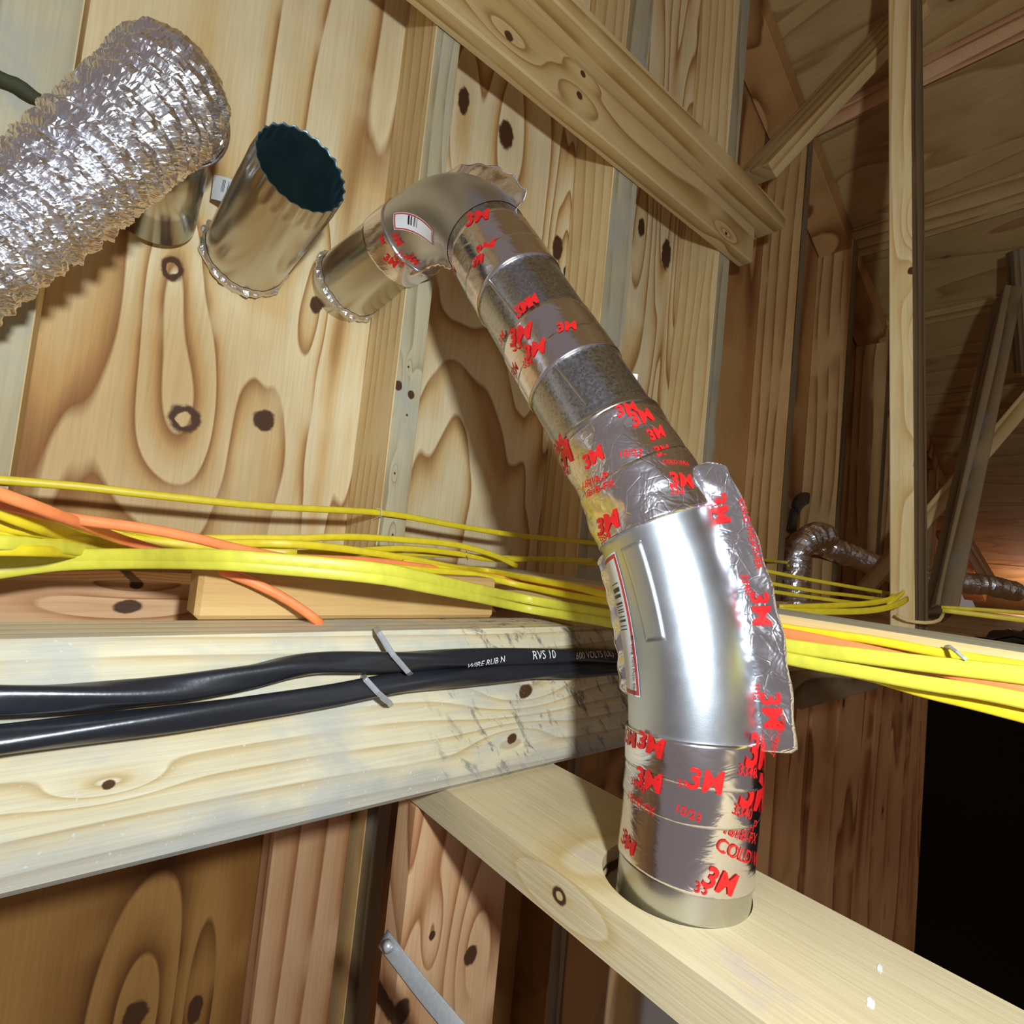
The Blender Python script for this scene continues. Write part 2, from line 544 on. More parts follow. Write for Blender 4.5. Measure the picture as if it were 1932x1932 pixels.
# ------------------------------------------------------------------ text laid on surfaces
def text_mesh(body, bold=0.0, shear=0.0):
    cu = bpy.data.curves.new('lettering', 'FONT')
    cu.body = body
    cu.size = 1.0
    cu.offset = bold
    cu.shear = shear
    cu.resolution_u = 3
    o = bpy.data.objects.new('lettering', cu)
    COL.objects.link(o)
    dg = bpy.context.evaluated_depsgraph_get()
    me = bpy.data.meshes.new_from_object(o.evaluated_get(dg))
    bpy.data.objects.remove(o)
    bm = bmesh.new()
    bm.from_mesh(me)
    bmesh.ops.remove_doubles(bm, verts=bm.verts[:], dist=1e-4)
    bmesh.ops.triangulate(bm, faces=bm.faces[:])
    long = [e for e in bm.edges if e.calc_length() > 0.22]
    if long:
        bmesh.ops.subdivide_edges(bm, edges=long, cuts=2, use_grid_fill=False)
        bmesh.ops.triangulate(bm, faces=bm.faces[:])
    bm.to_mesh(me)
    bm.free()
    v = np.array([x.co[:] for x in me.vertices])
    f = [tuple(p.vertices) for p in me.polygons]
    bpy.data.meshes.remove(me)
    w = v[:, 0].max() - v[:, 0].min()
    v[:, 0] -= v[:, 0].min()
    return v, f, w


class Surf:
    """Surface patch fn(u, v) -> xyz (metric in both), looked up from where a mark shows."""
    def __init__(s, fn, u, v):
        s.fn, s.u, s.v = fn, u, v
        U, V = np.meshgrid(np.linspace(*u, 220), np.linspace(*v, 220), indexing='ij')
        s.U, s.V = U, V
        X = fn(U, V)
        s.front = (s.normal(U, V) * X).sum(-1)
        s.pix = proj(X)
        s.dist = np.linalg.norm(X, axis=-1)

    def inv(s, px, py, twosided=False):
        e = np.hypot(s.pix[..., 0] - px, s.pix[..., 1] - py)
        if not twosided:
            e = e + 400 * (s.front > 0)
        i = np.unravel_index(np.argmin(e + s.dist * 0.2), e.shape)
        return np.array([s.U[i], s.V[i]])



def mark(surf, body, a, b, mat, parent, lift=0.0006, bold=0.02, tall=1.0, two=False, shear=0.0, name='printed_mark'):
    p, q = surf.inv(*a, two), surf.inv(*b, two)
    v, f, w = text_mesh(body, bold, shear)
    d = q - p
    if hasattr(surf, 'r') and abs(d[1]) > math.pi * surf.r:
        d[1] -= math.copysign(2 * math.pi * surf.r, d[1])
    q = p + d
    L = np.linalg.norm(d)
    d /= L
    k = L / w
    # which way is up for the letters: the side that points up/left in the picture from the baseline
    n = np.array([-d[1], d[0]])
    pa, pb = proj(surf.fn(*p)), proj(surf.fn(*(p + n * 0.004)))
    bx = proj(surf.fn(*q)) - pa
    if bx[0] * (pb - pa)[1] - bx[1] * (pb - pa)[0] > 0:
        n = -n
    uv = p + v[:, :1] * k * d + v[:, 1:2] * k * tall * n
    X = surf.fn(uv[:, 0], uv[:, 1])
    nn = surf.normal(uv[:, 0], uv[:, 1])
    X = X + nn * lift
    return link(name, mesh(name, X, f), mat, parent)


# ================================================================== THE SETTING
def zroof(x):
    return 1.49 - 0.487 * (x - 1.273)


wall = prism_xz('wall_back', [(-1.6, -2.4), (3.62, -2.4), (3.62, -0.12), (4.3, -0.12), (4.3, zroof(4.3) + .02), (-0.2, zroof(-0.2) + .02), (-1.6, zroof(-.2) + .02)],
                YW + 0.02, YW + 0.04, M['void'], None, 'structure')
ZS = -0.125                                     # joint between upper and lower sheets
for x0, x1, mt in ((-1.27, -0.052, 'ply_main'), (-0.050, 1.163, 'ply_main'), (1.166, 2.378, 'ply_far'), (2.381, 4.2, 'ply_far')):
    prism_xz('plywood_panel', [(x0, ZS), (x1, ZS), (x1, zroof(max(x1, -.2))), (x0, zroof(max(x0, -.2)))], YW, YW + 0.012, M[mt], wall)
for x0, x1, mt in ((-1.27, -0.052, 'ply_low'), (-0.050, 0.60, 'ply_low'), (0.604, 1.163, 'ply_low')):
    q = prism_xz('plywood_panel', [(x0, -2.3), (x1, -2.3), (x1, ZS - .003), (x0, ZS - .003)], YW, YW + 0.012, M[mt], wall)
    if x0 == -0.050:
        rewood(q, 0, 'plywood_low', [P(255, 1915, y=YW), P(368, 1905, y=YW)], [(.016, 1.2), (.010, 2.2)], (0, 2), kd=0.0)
# vertical planks of the lower wall to the right
xs = [1.17, 1.45, 1.66, 1.95, 2.13, 2.36, 2.62, 2.80, 3.02, 3.30, 3.44, 3.60]
for i in range(len(xs) - 1):
    y = YW - 0.007 * (i % 3)
    prism_xz('plank', [(xs[i] + .002, -2.3), (xs[i + 1] - .002, -2.3), (xs[i + 1] - .002, ZS), (xs[i] + .002, ZS)], y, YW + 0.014, M['plank'], wall)


def stud(x0, x1, z0, z1, yf=YF, mats=('stud', 'stud_grey'), lean=0.0):
    return board('stud', ((x0 + x1) / 2 - lean, (yf + YW) / 2, z0), ((x0 + x1) / 2 + lean, (yf + YW) / 2, z1), YW - yf - .001, x1 - x0,
          [M[mats[0]], M[mats[1]]], wall, (1, 0, 0), 0.0012, None, None, [(1, (0, -1, 0)), (1, (0, 1, 0))])


ZT = -0.075
for x0, x1 in ((-0.160, -0.030), (0.349, 0.391), (0.750, 0.823), (1.136, 1.186), (1.548, 1.590), (1.935, 1.985), (2.33, 2.38)):
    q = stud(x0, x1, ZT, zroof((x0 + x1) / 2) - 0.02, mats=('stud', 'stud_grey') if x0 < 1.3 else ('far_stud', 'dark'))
    if x0 == 0.349:
        rewood(q, 1, 'stud_weathered', [P(776, 745, y=YF), P(752, 728, y=YF), P(771, 692, y=YF), P(768, 783, y=YF), P(745, 893, y=YF), P(741, 1010, y=YF), P(870, 185, y=YF)], [.006, .007, .0018, .0018, .0018, .002, (.012, 2.0)], (2, 0), kd=0.0)
for x0 in (2.72, 3.08):
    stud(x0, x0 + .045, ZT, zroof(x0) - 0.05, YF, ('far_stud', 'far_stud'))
stud(0.283, 0.392, -2.3, -0.14, 0.765, ('pink', 'pink'))
stud(0.405, 0.445, -2.3, -0.14, 0.745, ('tan', 'dark'))
stud(0.62, 0.66, -2.3, -0.14, 0.72, ('dark', 'dark'))
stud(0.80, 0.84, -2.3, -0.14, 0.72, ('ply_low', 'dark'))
# bottom plate of the gable wall
q = board('wall_plate', (-1.2, 0.745, -0.097), (0.9, 0.745, -0.097), 0.12, 0.042, M['pink'], wall)
rewood(q, 0, 'stud_fir', [P(240, 1145, y=.685), P(258, 1103, y=.685)], [(.008, 1.8), (.006, 1.2)], (2, 0), kd=0.0)
board('wall_plate', (0.905, 0.745, -0.097), (3.6, 0.745, -0.097), 0.12, 0.042, M['tan'], wall)

# roof deck: ceiling slab, sheets, purlins and the rake board
rd = Vector((1, 0, -0.487)).normalized()


def roofpt(x, y, dz=0.0):
    return Vector((x, y, zroof(x) + dz))


def on_roof(px, py):
    r = ray(px, py)
    t = (1.49 + 0.487 * 1.273) / (r[2] + 0.487 * r[0])
    return r * t


roof = board('ceiling', roofpt(-0.15, -0.6, .03), roofpt(4.9, -0.6, .03), 2.8, 0.015, M['roof'], None, (0, 0, 1), 0, 'structure')
cuts = [-0.15, 0.55] + sorted([on_roof(1700, 140)[0], on_roof(1760, 407)[0], on_roof(1700, 607)[0], on_roof(1830, 742)[0]]) + [3.45, 4.0, 4.8]
cuts = sorted(cuts)
for a, b in zip(cuts[:-1], cuts[1:]):
    board('roof_panel', roofpt(a + .003, -0.6, .012), roofpt(b - .003, -0.6, .012), 2.78, 0.012, M['roof'], roof, (0, 0, 1), 0.001)
for (px, py), wd, hh, mt in (((1700, 140), .045, .05, 'pink'), ((1760, 407), .10, .022, 'brace'), ((1700, 607), .05, .012, 'brace')):
    q = on_roof(px, py)
    board('purlin', roofpt(q[0], -1.8, -hh / 2), roofpt(q[0], YF + .1, -hh / 2), wd, hh, M[mt], roof, tuple(rd.cross(Vector((0, 1, 0)))), .001)
board('rake_board', roofpt(0.9, 0.755, -.035), roofpt(4.3, 0.755, -.035), 0.10, 0.06, M['ply_far'], roof, (0, 0, 1))

# attic floor beyond the joist
floor = board('floor', (1.45, -0.5, -0.105), (4.6, -0.5, -0.105), 2.6, 0.02, M['tan'], None, (0, 0, 1), 0, 'structure')
board('floor_board', (1.15, 0.32, -0.105), (1.449, 0.32, -0.105), 0.24, 0.02, M['tan'], floor)
void_backdrop = board('void_backdrop', (5.0, -3.5, -1.6), (5.0, 1.6, -1.6), 0.04, 2.9, M['void'], None, (0, 0, 1), 0, 'structure')  # near-black backdrop added to paint the unlit void past the lower wall

# ================================================================== TIMBER IN THE FOREGROUND
b = board('beam', (-1.1, (YB0 + YB1) / 2, (ZB0 + ZB1) / 2), (0.70, (YB0 + YB1) / 2, (ZB0 + ZB1) / 2), YB1 - YB0, ZB1 - ZB0, M['beam'], None, (0, 0, 1), 0.006)
BEAM = b
tag(b, 'thick pale weathered beam across the left with two black cables stapled to it', 'beam')
zjt = -0.036
zjb = -0.077
b = board('joist', (XJ + .045, -0.80, (zjt + zjb) / 2), (XJ + .045, 0.80 - .11, (zjt + zjb) / 2), 0.09, zjt - zjb, [M['tan'], M['stud_grey']], None, (0, 0, 1), 0.003, None, None, [(1, (0, 0, 1))])
board('packing_strip', (XJ + .012, .507, (zjb + ZB1) / 2), (XJ + .08, .507, (zjb + ZB1) / 2), .07, zjb - ZB1, M['tan'], b)
tag(b, 'tan joist with grey top that carries yellow cables behind the duct', 'joist')
b = board('blocking', (P(360, 1168, y=YB1)[0], 0.552, -0.066), (0.432, 0.552, -0.066), 0.038, 0.048, M['tan'], None, (0, 0, 1), 0.004)
tag(b, 'clean tan block lying on the back of the thick beam, under yellow cables', 'block')

rewood(BEAM, 0, 'beam_pine', [P(992, 1304, y=YB0), P(966, 1393, y=YB0), P(205, 1480, y=YB0)], [.0095, .0065, .004], (2, 0))
AX0 = np.array([0.4219, 0.2474])


def plate_with_hole():
    y0, y1, z0, z1, r = -0.80, 0.57, ZB0 - .037, ZB0, 0.0585
    cx, cy = AX0[0] + 0.001, AX0[1] + 0.0075
    n = 64
    th = TH(n) + math.pi / n
    inner = np.stack([cx + r * np.cos(th), cy + r * np.sin(th)], 1)
    hx0, hx1, hy = cx - XP0, XP1 - cx, 0.075
    outer = []
    for t in th:
        c, s = math.cos(t), math.sin(t)
        k = min((hx1 if c > 0 else hx0) / max(abs(c), 1e-6), hy / max(abs(s), 1e-6))
        outer.append((cx + k * c, cy + k * s))
    for cxn, cyn in ((XP0, cy - hy), (XP1, cy - hy), (XP1, cy + hy), (XP0, cy + hy)):
        k = min(range(n), key=lambda q: math.hypot(outer[q][0] - cxn, outer[q][1] - cyn))
        outer[k] = (cxn, cyn)
    bm = bmesh.new()
    ring = lambda pts, z: [bm.verts.new((p[0] - cx, p[1] - cy, z - z1)) for p in pts]
    it, ot, ib, ob = ring(inner, z1), ring(outer, z1), ring(inner, z0), ring(outer, z0)
    for i in range(n):
        j = (i + 1) % n
        bm.faces.new((it[i], ot[i], ot[j], it[j]))
        bm.faces.new((ib[j], ob[j], ob[i], ib[i]))
        bm.faces.new((it[j], ib[j], ib[i], it[i]))
        mx = (outer[i][0] + outer[j][0]) / 2
        if abs(outer[i][1] - outer[j][1]) > 1e-6:
            bm.faces.new((ot[i], ob[i], ob[j], ot[j]))
    for ya, yb in ((y0, cy - hy), (cy + hy, y1)):
        c = [bm.verts.new((x - cx, y - cy, z - z1)) for z in (z0, z1) for x, y in ((XP0, ya), (XP1, ya), (XP1, yb), (XP0, yb))]
        for f in ((0, 1, 5, 4), (1, 2, 6, 5), (2, 3, 7, 6), (3, 0, 4, 7), (4, 5, 6, 7), (3, 2, 1, 0)):
            bm.faces.new([c[k] for k in f])
    bmesh.ops.recalc_face_normals(bm, faces=bm.faces[:])
    # texture runs along local x: turn the mesh so its length is x
    R = Matrix.Rotation(-math.pi / 2, 4, 'Z')
    bmesh.ops.transform(bm, matrix=R, verts=bm.verts[:])
    me = bpy.data.meshes.new('drilled_plate')
    bm.to_mesh(me)
    bm.free()
    o = link('drilled_plate', me, M['plate'])
    o.matrix_world = Matrix.Translation((cx, cy, z1)) @ Matrix.Rotation(math.pi / 2, 4, 'Z')
    return o


PL = plate_with_hole()
rewood(PL, 0, 'plate_pine', [P(1055, 1690, x=XP0)], [.0075], (2, 0), plug=(0,))
tag(PL, 'pale plate running to the lower right with the duct passing through its round hole', 'plate')
b = board('plate_stud', ((XP0 + 0.49) / 2, 0.545, -2.0), ((XP0 + 0.49) / 2, 0.545, ZB0 - .038), 0.145, 0.042, M['pink'], None, (0, 1, 0), 0.003)
rewood(b, 0, 'stud_fir', [P(888, 1803, y=.524), P(815, 1765, y=.524), P(755, 1912, y=.524)], [.011, .005, .014], (1, 0), kd=0.0)
tag(b, 'reddish stud with a dark round knot standing under the drilled plate', 'stud')

def smudge(px, py, a, b_, turn):
    c = P(px, py, z=ZB0)
    n = 22
    r_ = np.random.default_rng(int(px))
    ring = []
    for i in range(n):
        t = 2 * math.pi * i / n
        k = 1 + r_.uniform(-.25, .25)
        x, y = a * k * math.cos(t), b_ * k * math.sin(t)
        ring.append((c[0] + x * math.cos(turn) - y * math.sin(turn), c[1] + x * math.sin(turn) + y * math.cos(turn)))
    vs_ = [(x, y, ZB0 + .0004) for x, y in ring] + [(x, y, ZB0 - .0005) for x, y in ring]
    fs = [tuple(range(n)), tuple(range(2 * n - 1, n - 1, -1))] + [(i, i + n, (i + 1) % n + n, (i + 1) % n) for i in range(n)]
    link('paint_smudge', mesh('paint_smudge', vs_, fs), M['white'], PL)


smudge(1660, 1828, .0045, .0015, .3)
smudge(1643, 1893, .0050, .0022, .3)

# L-shaped horizontal brace nailed across the gable studs
b = board('horizontal_brace', (-0.5, 0.681, 0.781), (1.225, 0.681, 0.781), 0.036, 0.088, M['brace'], None, (0, 0, 1), 0.003)
rewood(b, 0, 'brace_pine', [P(960, 68, y=.663), P(1093, 180, y=.663), P(1370, 440, y=.663), P(1100, 140, y=.663)], [.008, .0075, .005, .006], (2, 0), kd=0.0)
tag(b, 'upright board of the pair crossing the wall at the top, the lower one', 'brace')
b = board('flat_brace', (-0.5, 0.658, 0.846), (1.275, 0.658, 0.846), 0.088, 0.040, M['brace'], None, (0, 0, 1), 0.003)
tag(b, 'board lying flat on top of the lower wall brace at the top, broad grain', 'brace')

# far timbers
b = board('post', (1.245, 0.312 - .031 + .03, -0.093), (1.245, 0.312 + .052 + .03, zroof(1.29) - .01), 0.038, 0.089, [M['stud'], M['dark']], None, (1, 0, 0), 0.002, None, None, [(1, (0, -1, 0)), (1, (0, 1, 0))])  # dark timber on the side faces paints in their grazing shade
rewood(b, 0, 'stud_pine', [P(1727, 420, x=1.2), P(1720, 510, x=1.2), P(1737, 228, x=1.2), P(1731, 876, x=1.2), P(1728, 640, x=1.2)], [.0075, .0075, .006, .008, .004], (1, 0), kd=0.0)
tag(b, 'upright post at the right, its narrow pale face knotty and one side coloured as shaded', 'post')


def px_board(name, a, b_, da, db, side, up, mat, label, cat, upv=(0, 0, 1)):
    o = board(name, P(*a, d=da), P(*b_, d=db), side, up, mat, None, upv, 0.002)
    return tag(o, label, cat)


px_board('diagonal_web', (1425, 335), (1705, 35), 1.36, 1.34, 0.04, 0.125, M['brace'], 'slanting board rising from the end of the flat brace to the post', 'brace', (0.3, 1, 0.2))
px_board('diagonal_web', (1625, 1120), (1990, 690), 1.55, 1.50, 0.04, 0.125, M['brace'], 'broad slanting board that passes behind the foot of the upright post', 'brace', (-0.8, -0.5, .3))
px_board('leaning_web', (1772, 1158), (1900, 560), 1.16, 1.52, 0.04, 0.075, M['dark'], 'dark grey board leaning right beside the foot of the upright post', 'brace', (-.8, -.4, 0))
px_board('hanging_web', (1848, -40), (1908, 350), 1.45, 1.62, 0.05, 0.06, M['dark'], 'dark board hanging under the roof in the upper right corner', 'brace', (-.8, -.4, 0))
px_board('hanging_web', (1925, 470), (1940, 700), 1.55, 1.6, 0.05, 0.05, M['dark'], 'short dark board at the right edge under the roof', 'brace', (-.8, -.4, 0))
px_board('short_tie', (1490, 1300), (1660, 1268), .82, 1.25, .04, .05, M['dark'], 'short board end showing below the lemon cables, right of the duct', 'board')
px_board('eave_rafter', (1815, 1010), (1880, 1120), 2.9, 2.75, 0.06, 0.05, M['pink'], 'small pink-lit rafter in the bright eave at the right edge', 'rafter')
# ------------------------------------------------------------------ THE DUCT RUN
def duct_path():
    xb, yb, lx, ly, zs, R1, tl, hd, L, R2, wx, wz = [.4219, .2474, .0300, .0088, -.1837, .4751, .6544, -.2524, .4081, .1097, .3017, .3626]
    up = np.array([lx, ly, 1.0])
    up /= np.linalg.norm(up)
    base = np.array([xb, yb, -.242])
    S = base + up * ((zs + .242) / up[2])
    h = np.array([math.sin(hd), math.cos(hd), 0])
    h = h - up * h.dot(up)
    h /= np.linalg.norm(h)
    s0 = np.linalg.norm(S - base)
    pts = [base + up * t for t in np.linspace(-.6, s0, 40)[:-1]]
    pts += [S + h * R1 * (1 - math.cos(t)) + up * R1 * math.sin(t) for t in np.linspace(0, tl, 40)]
    E = pts[-1]
    d = h * math.sin(tl) + up * math.cos(tl)
    C = E + d * L
    W = np.array([wx, YW + .017, wz - .003])
    e = W - C
    e /= np.linalg.norm(e)
    ang = math.acos(d.dot(e))
    T = R2 * math.tan(ang / 2)
    A_, B_ = C - d * T, C + e * T
    pts += [E + (A_ - E) * t for t in np.linspace(0, 1, 40)[1:-1]]
    n2 = e - d * d.dot(e)
    n2 /= np.linalg.norm(n2)
    pts += [A_ + n2 * R2 * (1 - math.cos(t)) + d * R2 * math.sin(t) for t in np.linspace(0, ang, 40)]
    pts += [B_ + (W - B_) * t for t in np.linspace(0, 1, 16)[1:]]
    pts = np.array(pts)
    u = np.concatenate([[0], np.cumsum(np.linalg.norm(np.diff(pts, axis=0), axis=1))])
    at = lambda q: u[np.argmin(np.linalg.norm(pts - q, axis=1))]
    return pts, u, dict(base=at(np.array([xb, yb, ZB0])), S=at(S), E=at(E), A=at(A_), B=at(B_), W=u[-1]), -h, n2


DP, DU, DK, OUT1, IN2 = duct_path()
DT, DA, DB = frames(DP)
R0 = 0.051


class Tube(Surf):
    def __init__(s, r, u, extra=None):
        s.r = r
        s.extra = extra
        Surf.__init__(s, s.point, u, (-math.pi * r, math.pi * r))

    def fr(s, u):
        g = lambda a: np.stack([np.interp(u, DU, a[:, i]) for i in range(3)], -1)
        return g(DP), g(DA), g(DB)

    def point(s, u, v, dr=0.0):
        u, v = np.asarray(u, float), np.asarray(v, float)
        c, a, b_ = s.fr(u)
        th = v / s.r
        rr = (s.r + dr + (s.extra(u, th) if s.extra else 0.0))
        rr = np.asarray(rr)[..., None] if np.ndim(rr) else rr
        return c + rr * (np.cos(th)[..., None] * a + np.sin(th)[..., None] * b_)

    def normal(s, u, v):
        c, a, b_ = s.fr(np.asarray(u, float))
        th = np.asarray(v) / s.r
        return np.cos(th)[..., None] * a + np.sin(th)[..., None] * b_


def tube_mesh(surf, u0, u1, nu, nv, slant=0.0, close=0.0):
    vs_ = []
    ts = list(np.linspace(0, 1, nu))
    if close:
        ts = [0.0] + ts + [1.0]
    for i, t in enumerate(ts):
        v = np.linspace(-math.pi * surf.r, math.pi * surf.r, nv, endpoint=False)
        u = u0 + (u1 - u0) * t + slant * np.sin(v / surf.r + 1.0)
        vs_.extend(surf.point(u, v, -close if close and i in (0, len(ts) - 1) else 0.0))
    return vs_, grid_faces(len(ts), nv, True)


def tube_part(name, surf, u0, u1, nu, mat, parent, nv=64, slant=0.0, label=None, close=0.0):
    v, f = tube_mesh(surf, u0, u1, nu, nv, slant, close)
    return link(name, mesh(name, v, f, True), mat, parent, None, label)


DUCT = thing('dryer_duct', 'shiny metal duct wrapped in printed foil tape, rising from the drilled plate to the wall', 'duct', (AX0[0], AX0[1], ZB0))
main = Tube(R0, (DU[0], DU[-1]))
sat = Tube(R0 + .0006, (DU[0], DU[-1]))
UB, US, UE, UA, UBB, UW = (DK[k] for k in ('base', 'S', 'E', 'A', 'B', 'W'))


def u_at(px, py):
    """Station of the axis nearest to a picture point."""
    q = proj(DP)
    return DU[np.argmin(np.hypot(q[:, 0] - px, q[:, 1] - py) + 1e3 * (np.arange(len(DU)) < 30) * 0)]


u_top1 = main.inv(1250, 965)[0]                 # upper end of the long elbow's bare skin
u_bead = main.inv(1130, 780)[0]
tube_part('base_pipe', main, 0.02, UB + .06, 8, M['stub'], DUCT)
tube_part('long_elbow', sat, UB + .05, u_bead, 40, M['satin'], DUCT)
tube_part('straight_pipe', main, u_bead - .01, UA - .005, 12, M['galv'], DUCT)
tube_part('short_elbow', sat, UA - .012, UBB + .02, 30, M['satin'], DUCT)
tube_part('wall_stub', main, UBB + .015, UW, 8, M['stub'], DUCT)
# raised bead where the straight pipe enters the elbow
bead = Tube(R0, (0, 1), lambda u, th: .0012 + .0022 * np.exp(-((u - u_bead) / .0022) ** 2))
tube_part('pipe_bead', bead, u_bead - .006, u_bead + .006, 14, M['stub'], DUCT)


def strip(name, surf, p, q, w, lift, mat, parent, n=40):
    a, b_ = surf.inv(*p), surf.inv(*q)
    vs_ = []
    for t in np.linspace(0, 1, n):
        c = a + (b_ - a) * t
        for o, l in ((-w, 0), (-w * .6, lift), (w * .6, lift), (w, 0)):
            vs_.append(surf.point(c[0], c[1] + o, l))
    return link(name, mesh(name, vs_, grid_faces(n, 4), True), mat, parent)


strip('lock_seam', main, (900, 500), (1109, 768), .0016, .0009, M['stub'], DUCT)


def crinkle(amp, fu, fv, seed):
    r = np.random.default_rng(seed)
    ph = r.uniform(0, 6.28, 8)
    k = r.uniform(.6, 1.6, 8)

    def f(u, th):
        z = 0
        for i in range(8):
            z = z + np.sin(u * fu * k[i] + ph[i] + np.round(2 * k[(i + 3) % 8] * fv) * th)
        return amp * np.clip(z / 3.0, -1, 1.2) + amp * 1.2
    return f


def tape(u0, u1, nu, seed, amp, mat='tape', slant=0.002, lift=.0011):
    f = crinkle(amp, 90, 2, seed)
    s = Tube(R0 + lift, (min(u0, u1) - .004, max(u0, u1) + .004), f)
    o = tube_part('tape_wrap', s, u0, u1, nu, M[mat], DUCT, 96, slant, None, lift + amp * 2)
    return s, o


uu = lambda x, y: main.inv(x, y)[0]
# bands of tape from the plate up to the wall
tb1, ob1 = tape(uu(1310, 1700), uu(1310, 1545), 20, 1, .0003, 'tape', .003, .0010)
tb2, ob2 = tape(uu(1310, 1560), uu(1310, 1470), 14, 2, .0004, 'tape', -.003, .0018)
tb3, ob3 = tape(uu(1310, 1490), uu(1310, 1415), 12, 3, .0004, 'tape', .002, .0024)
tc1, oc1 = tape(uu(1130, 785) - .004, uu(1200, 905), 20, 4, .0010, 'tape_rough', .003, .0014)
tc2, oc2 = tape(uu(1180, 880), uu(1245, 975), 20, 5, .0013, 'tape_rough', -.004, .0026)
td1, od1 = tape(uu(1010, 585), uu(1050, 645), 14, 6, .0003, 'tape', .002, .0010)
td2, od2 = tape(uu(1040, 632), uu(1068, 672), 10, 7, .0003, 'tape', -.003, .0016)
te1, oe1 = tape(uu(905, 405), uu(945, 470), 14, 8, .0003, 'tape', .002, .0012)
te2, oe2 = tape(uu(935, 455), uu(958, 497), 10, 9, .0003, 'tape', -.002, .0018)
tf1, of1 = tape(UBB + .012, UBB + .052, 14, 10, .0006, 'tape', .004, .0014)

MK = [
    (tb1, ob1, [('3M', (1322, 1668), (1383, 1690)), ('33', (1307, 1681), (1331, 1688)), ('3M', (1174, 1585), (1196, 1618)),
                ('181A-P', (1372, 1552), (1423, 1568)), ('181B-FX', (1364, 1572), (1423, 1592)), ('COLD WE', (1348, 1602), (1432, 1633))]),
    (tb2, ob2, [('3M', (1200, 1476), (1251, 1499)), ('3340', (1191, 1478), (1216, 1497)), ('3M', (1295, 1484), (1364, 1498)), ('33', (1280, 1482), (1296, 1486)),
                ('3M', (1393, 1517), (1442, 1530)), ('3340', (1380, 1535), (1416, 1546)), ('181B', (1186, 1508), (1210, 1525)), ('FX', (1214, 1534), (1230, 1548)), ('10/23', (1275, 1531), (1319, 1551))]),
    (tb3, ob3, [('3M', (1203, 1407), (1252, 1433)), ('3M', (1405, 1442), (1449, 1452)), ('3340', (1391, 1459), (1424, 1469)), ('3M', (1180, 1398), (1200, 1412))]),
    (tc1, oc1, [('3M', (1044, 862), (1068, 836)), ('3M', (1058, 892), (1084, 865)), ('340', (1062, 905), (1076, 894)), ('3M', (1106, 886), (1142, 862)),
                ('10/23', (1170, 864), (1211, 860)), ('3M', (1165, 789), (1206, 775)), ('3M', (1196, 806), (1236, 792)), ('3M', (1228, 832), (1258, 822)), ('3M', (1240, 862), (1270, 856))]),
    (tc2, oc2, [('181A-P', (1101, 923), (1147, 904)), ('181B-FX', (1107, 940), (1160, 917)), ('3M', (1263, 919), (1312, 921)), ('334', (1266, 933), (1290, 934)),
                ('3M', (1130, 1012), (1171, 991)), ('334', (1138, 1029), (1156, 1019)), ('1814', (1066, 925), (1078, 908)), ('COLD WEA', (1250, 876), (1300, 880))]),
    (td1, od1, [('3M', (966, 571), (1011, 551)), ('3M', (964, 588), (1010, 573)), ('3M', (965, 655), (1004, 636)), ('3M', (930, 650), (946, 628)), ('33', (970, 664), (984, 656))]),
    (td2, od2, [('3M', (990, 682), (1030, 663)), ('334', (988, 696), (1006, 687)), ('3M', (953, 717), (965, 690)), ('3M', (1050, 628), (1090, 622))]),
    (te1, oe1, [('3M', (898, 490), (936, 470)), ('3M', (880, 428), (925, 412)), ('3M', (850, 535), (860, 512))]),
    (te2, oe2, [('3M', (892, 506), (912, 494))]),
    (tf1, of1, [('3M', (746, 440), (757, 464)), ('3M', (722, 487), (746, 506)), ('3340', (750, 478), (770, 492)), ('181A', (742, 487), (762, 502)), ('3M', (770, 480), (790, 494)), ('3M', (715, 445), (722, 462))]),
]
for s, o, rows in MK:
    for body, a, b_ in rows:
        mark(s, body, a, b_, M['red'], o, .0009, .030 if body == '3M' else .008, 1.0, shear=0.12 if body == '3M' else 0)


# flanges of the elbow halves, taped over: ribbons standing off the tube in the plane of the bend
class Fin(Surf):
    def __init__(s, u, w0, w1, outdir, seed, amp, side):
        s.od, s.amp = outdir, amp
        s.u0, s.u1, s.w0, s.w1 = u[0], u[1], w0, w1
        r = np.random.default_rng(seed)
        s.ph = r.uniform(0, 6.28, 6)
        s.k = r.uniform(60, 240, 6)
        Surf.__init__(s, s.point, u, (0, max(w1, .004)))

    def base(s, u):
        c = np.stack([np.interp(u, DU, DP[:, i]) for i in range(3)], -1)
        t = np.stack([np.interp(u, DU, DT[:, i]) for i in range(3)], -1)
        od = s.od - t * (t @ s.od)[..., None]
        od /= np.linalg.norm(od, axis=-1)[..., None]
        return c, t, od

    def point(s, u, v, off=0.0):
        u, v = np.asarray(u, float), np.asarray(v, float)
        c, t, od = s.base(u)
        n = np.cross(t, od)
        w = 0
        for p, k in zip(s.ph, s.k):
            w = w + np.sin(u * k + p + v * k * .7)
        w = s.amp * w / 2.5
        return c + od * (R0 - .002 + v)[..., None] + n * (w + off)[..., None]

    def normal(s, u, v):
        c, t, od = s.base(np.asarray(u, float))
        n = np.cross(t, od)
        return n * np.where((n * c).sum(-1) > 0, -1, 1)[..., None]


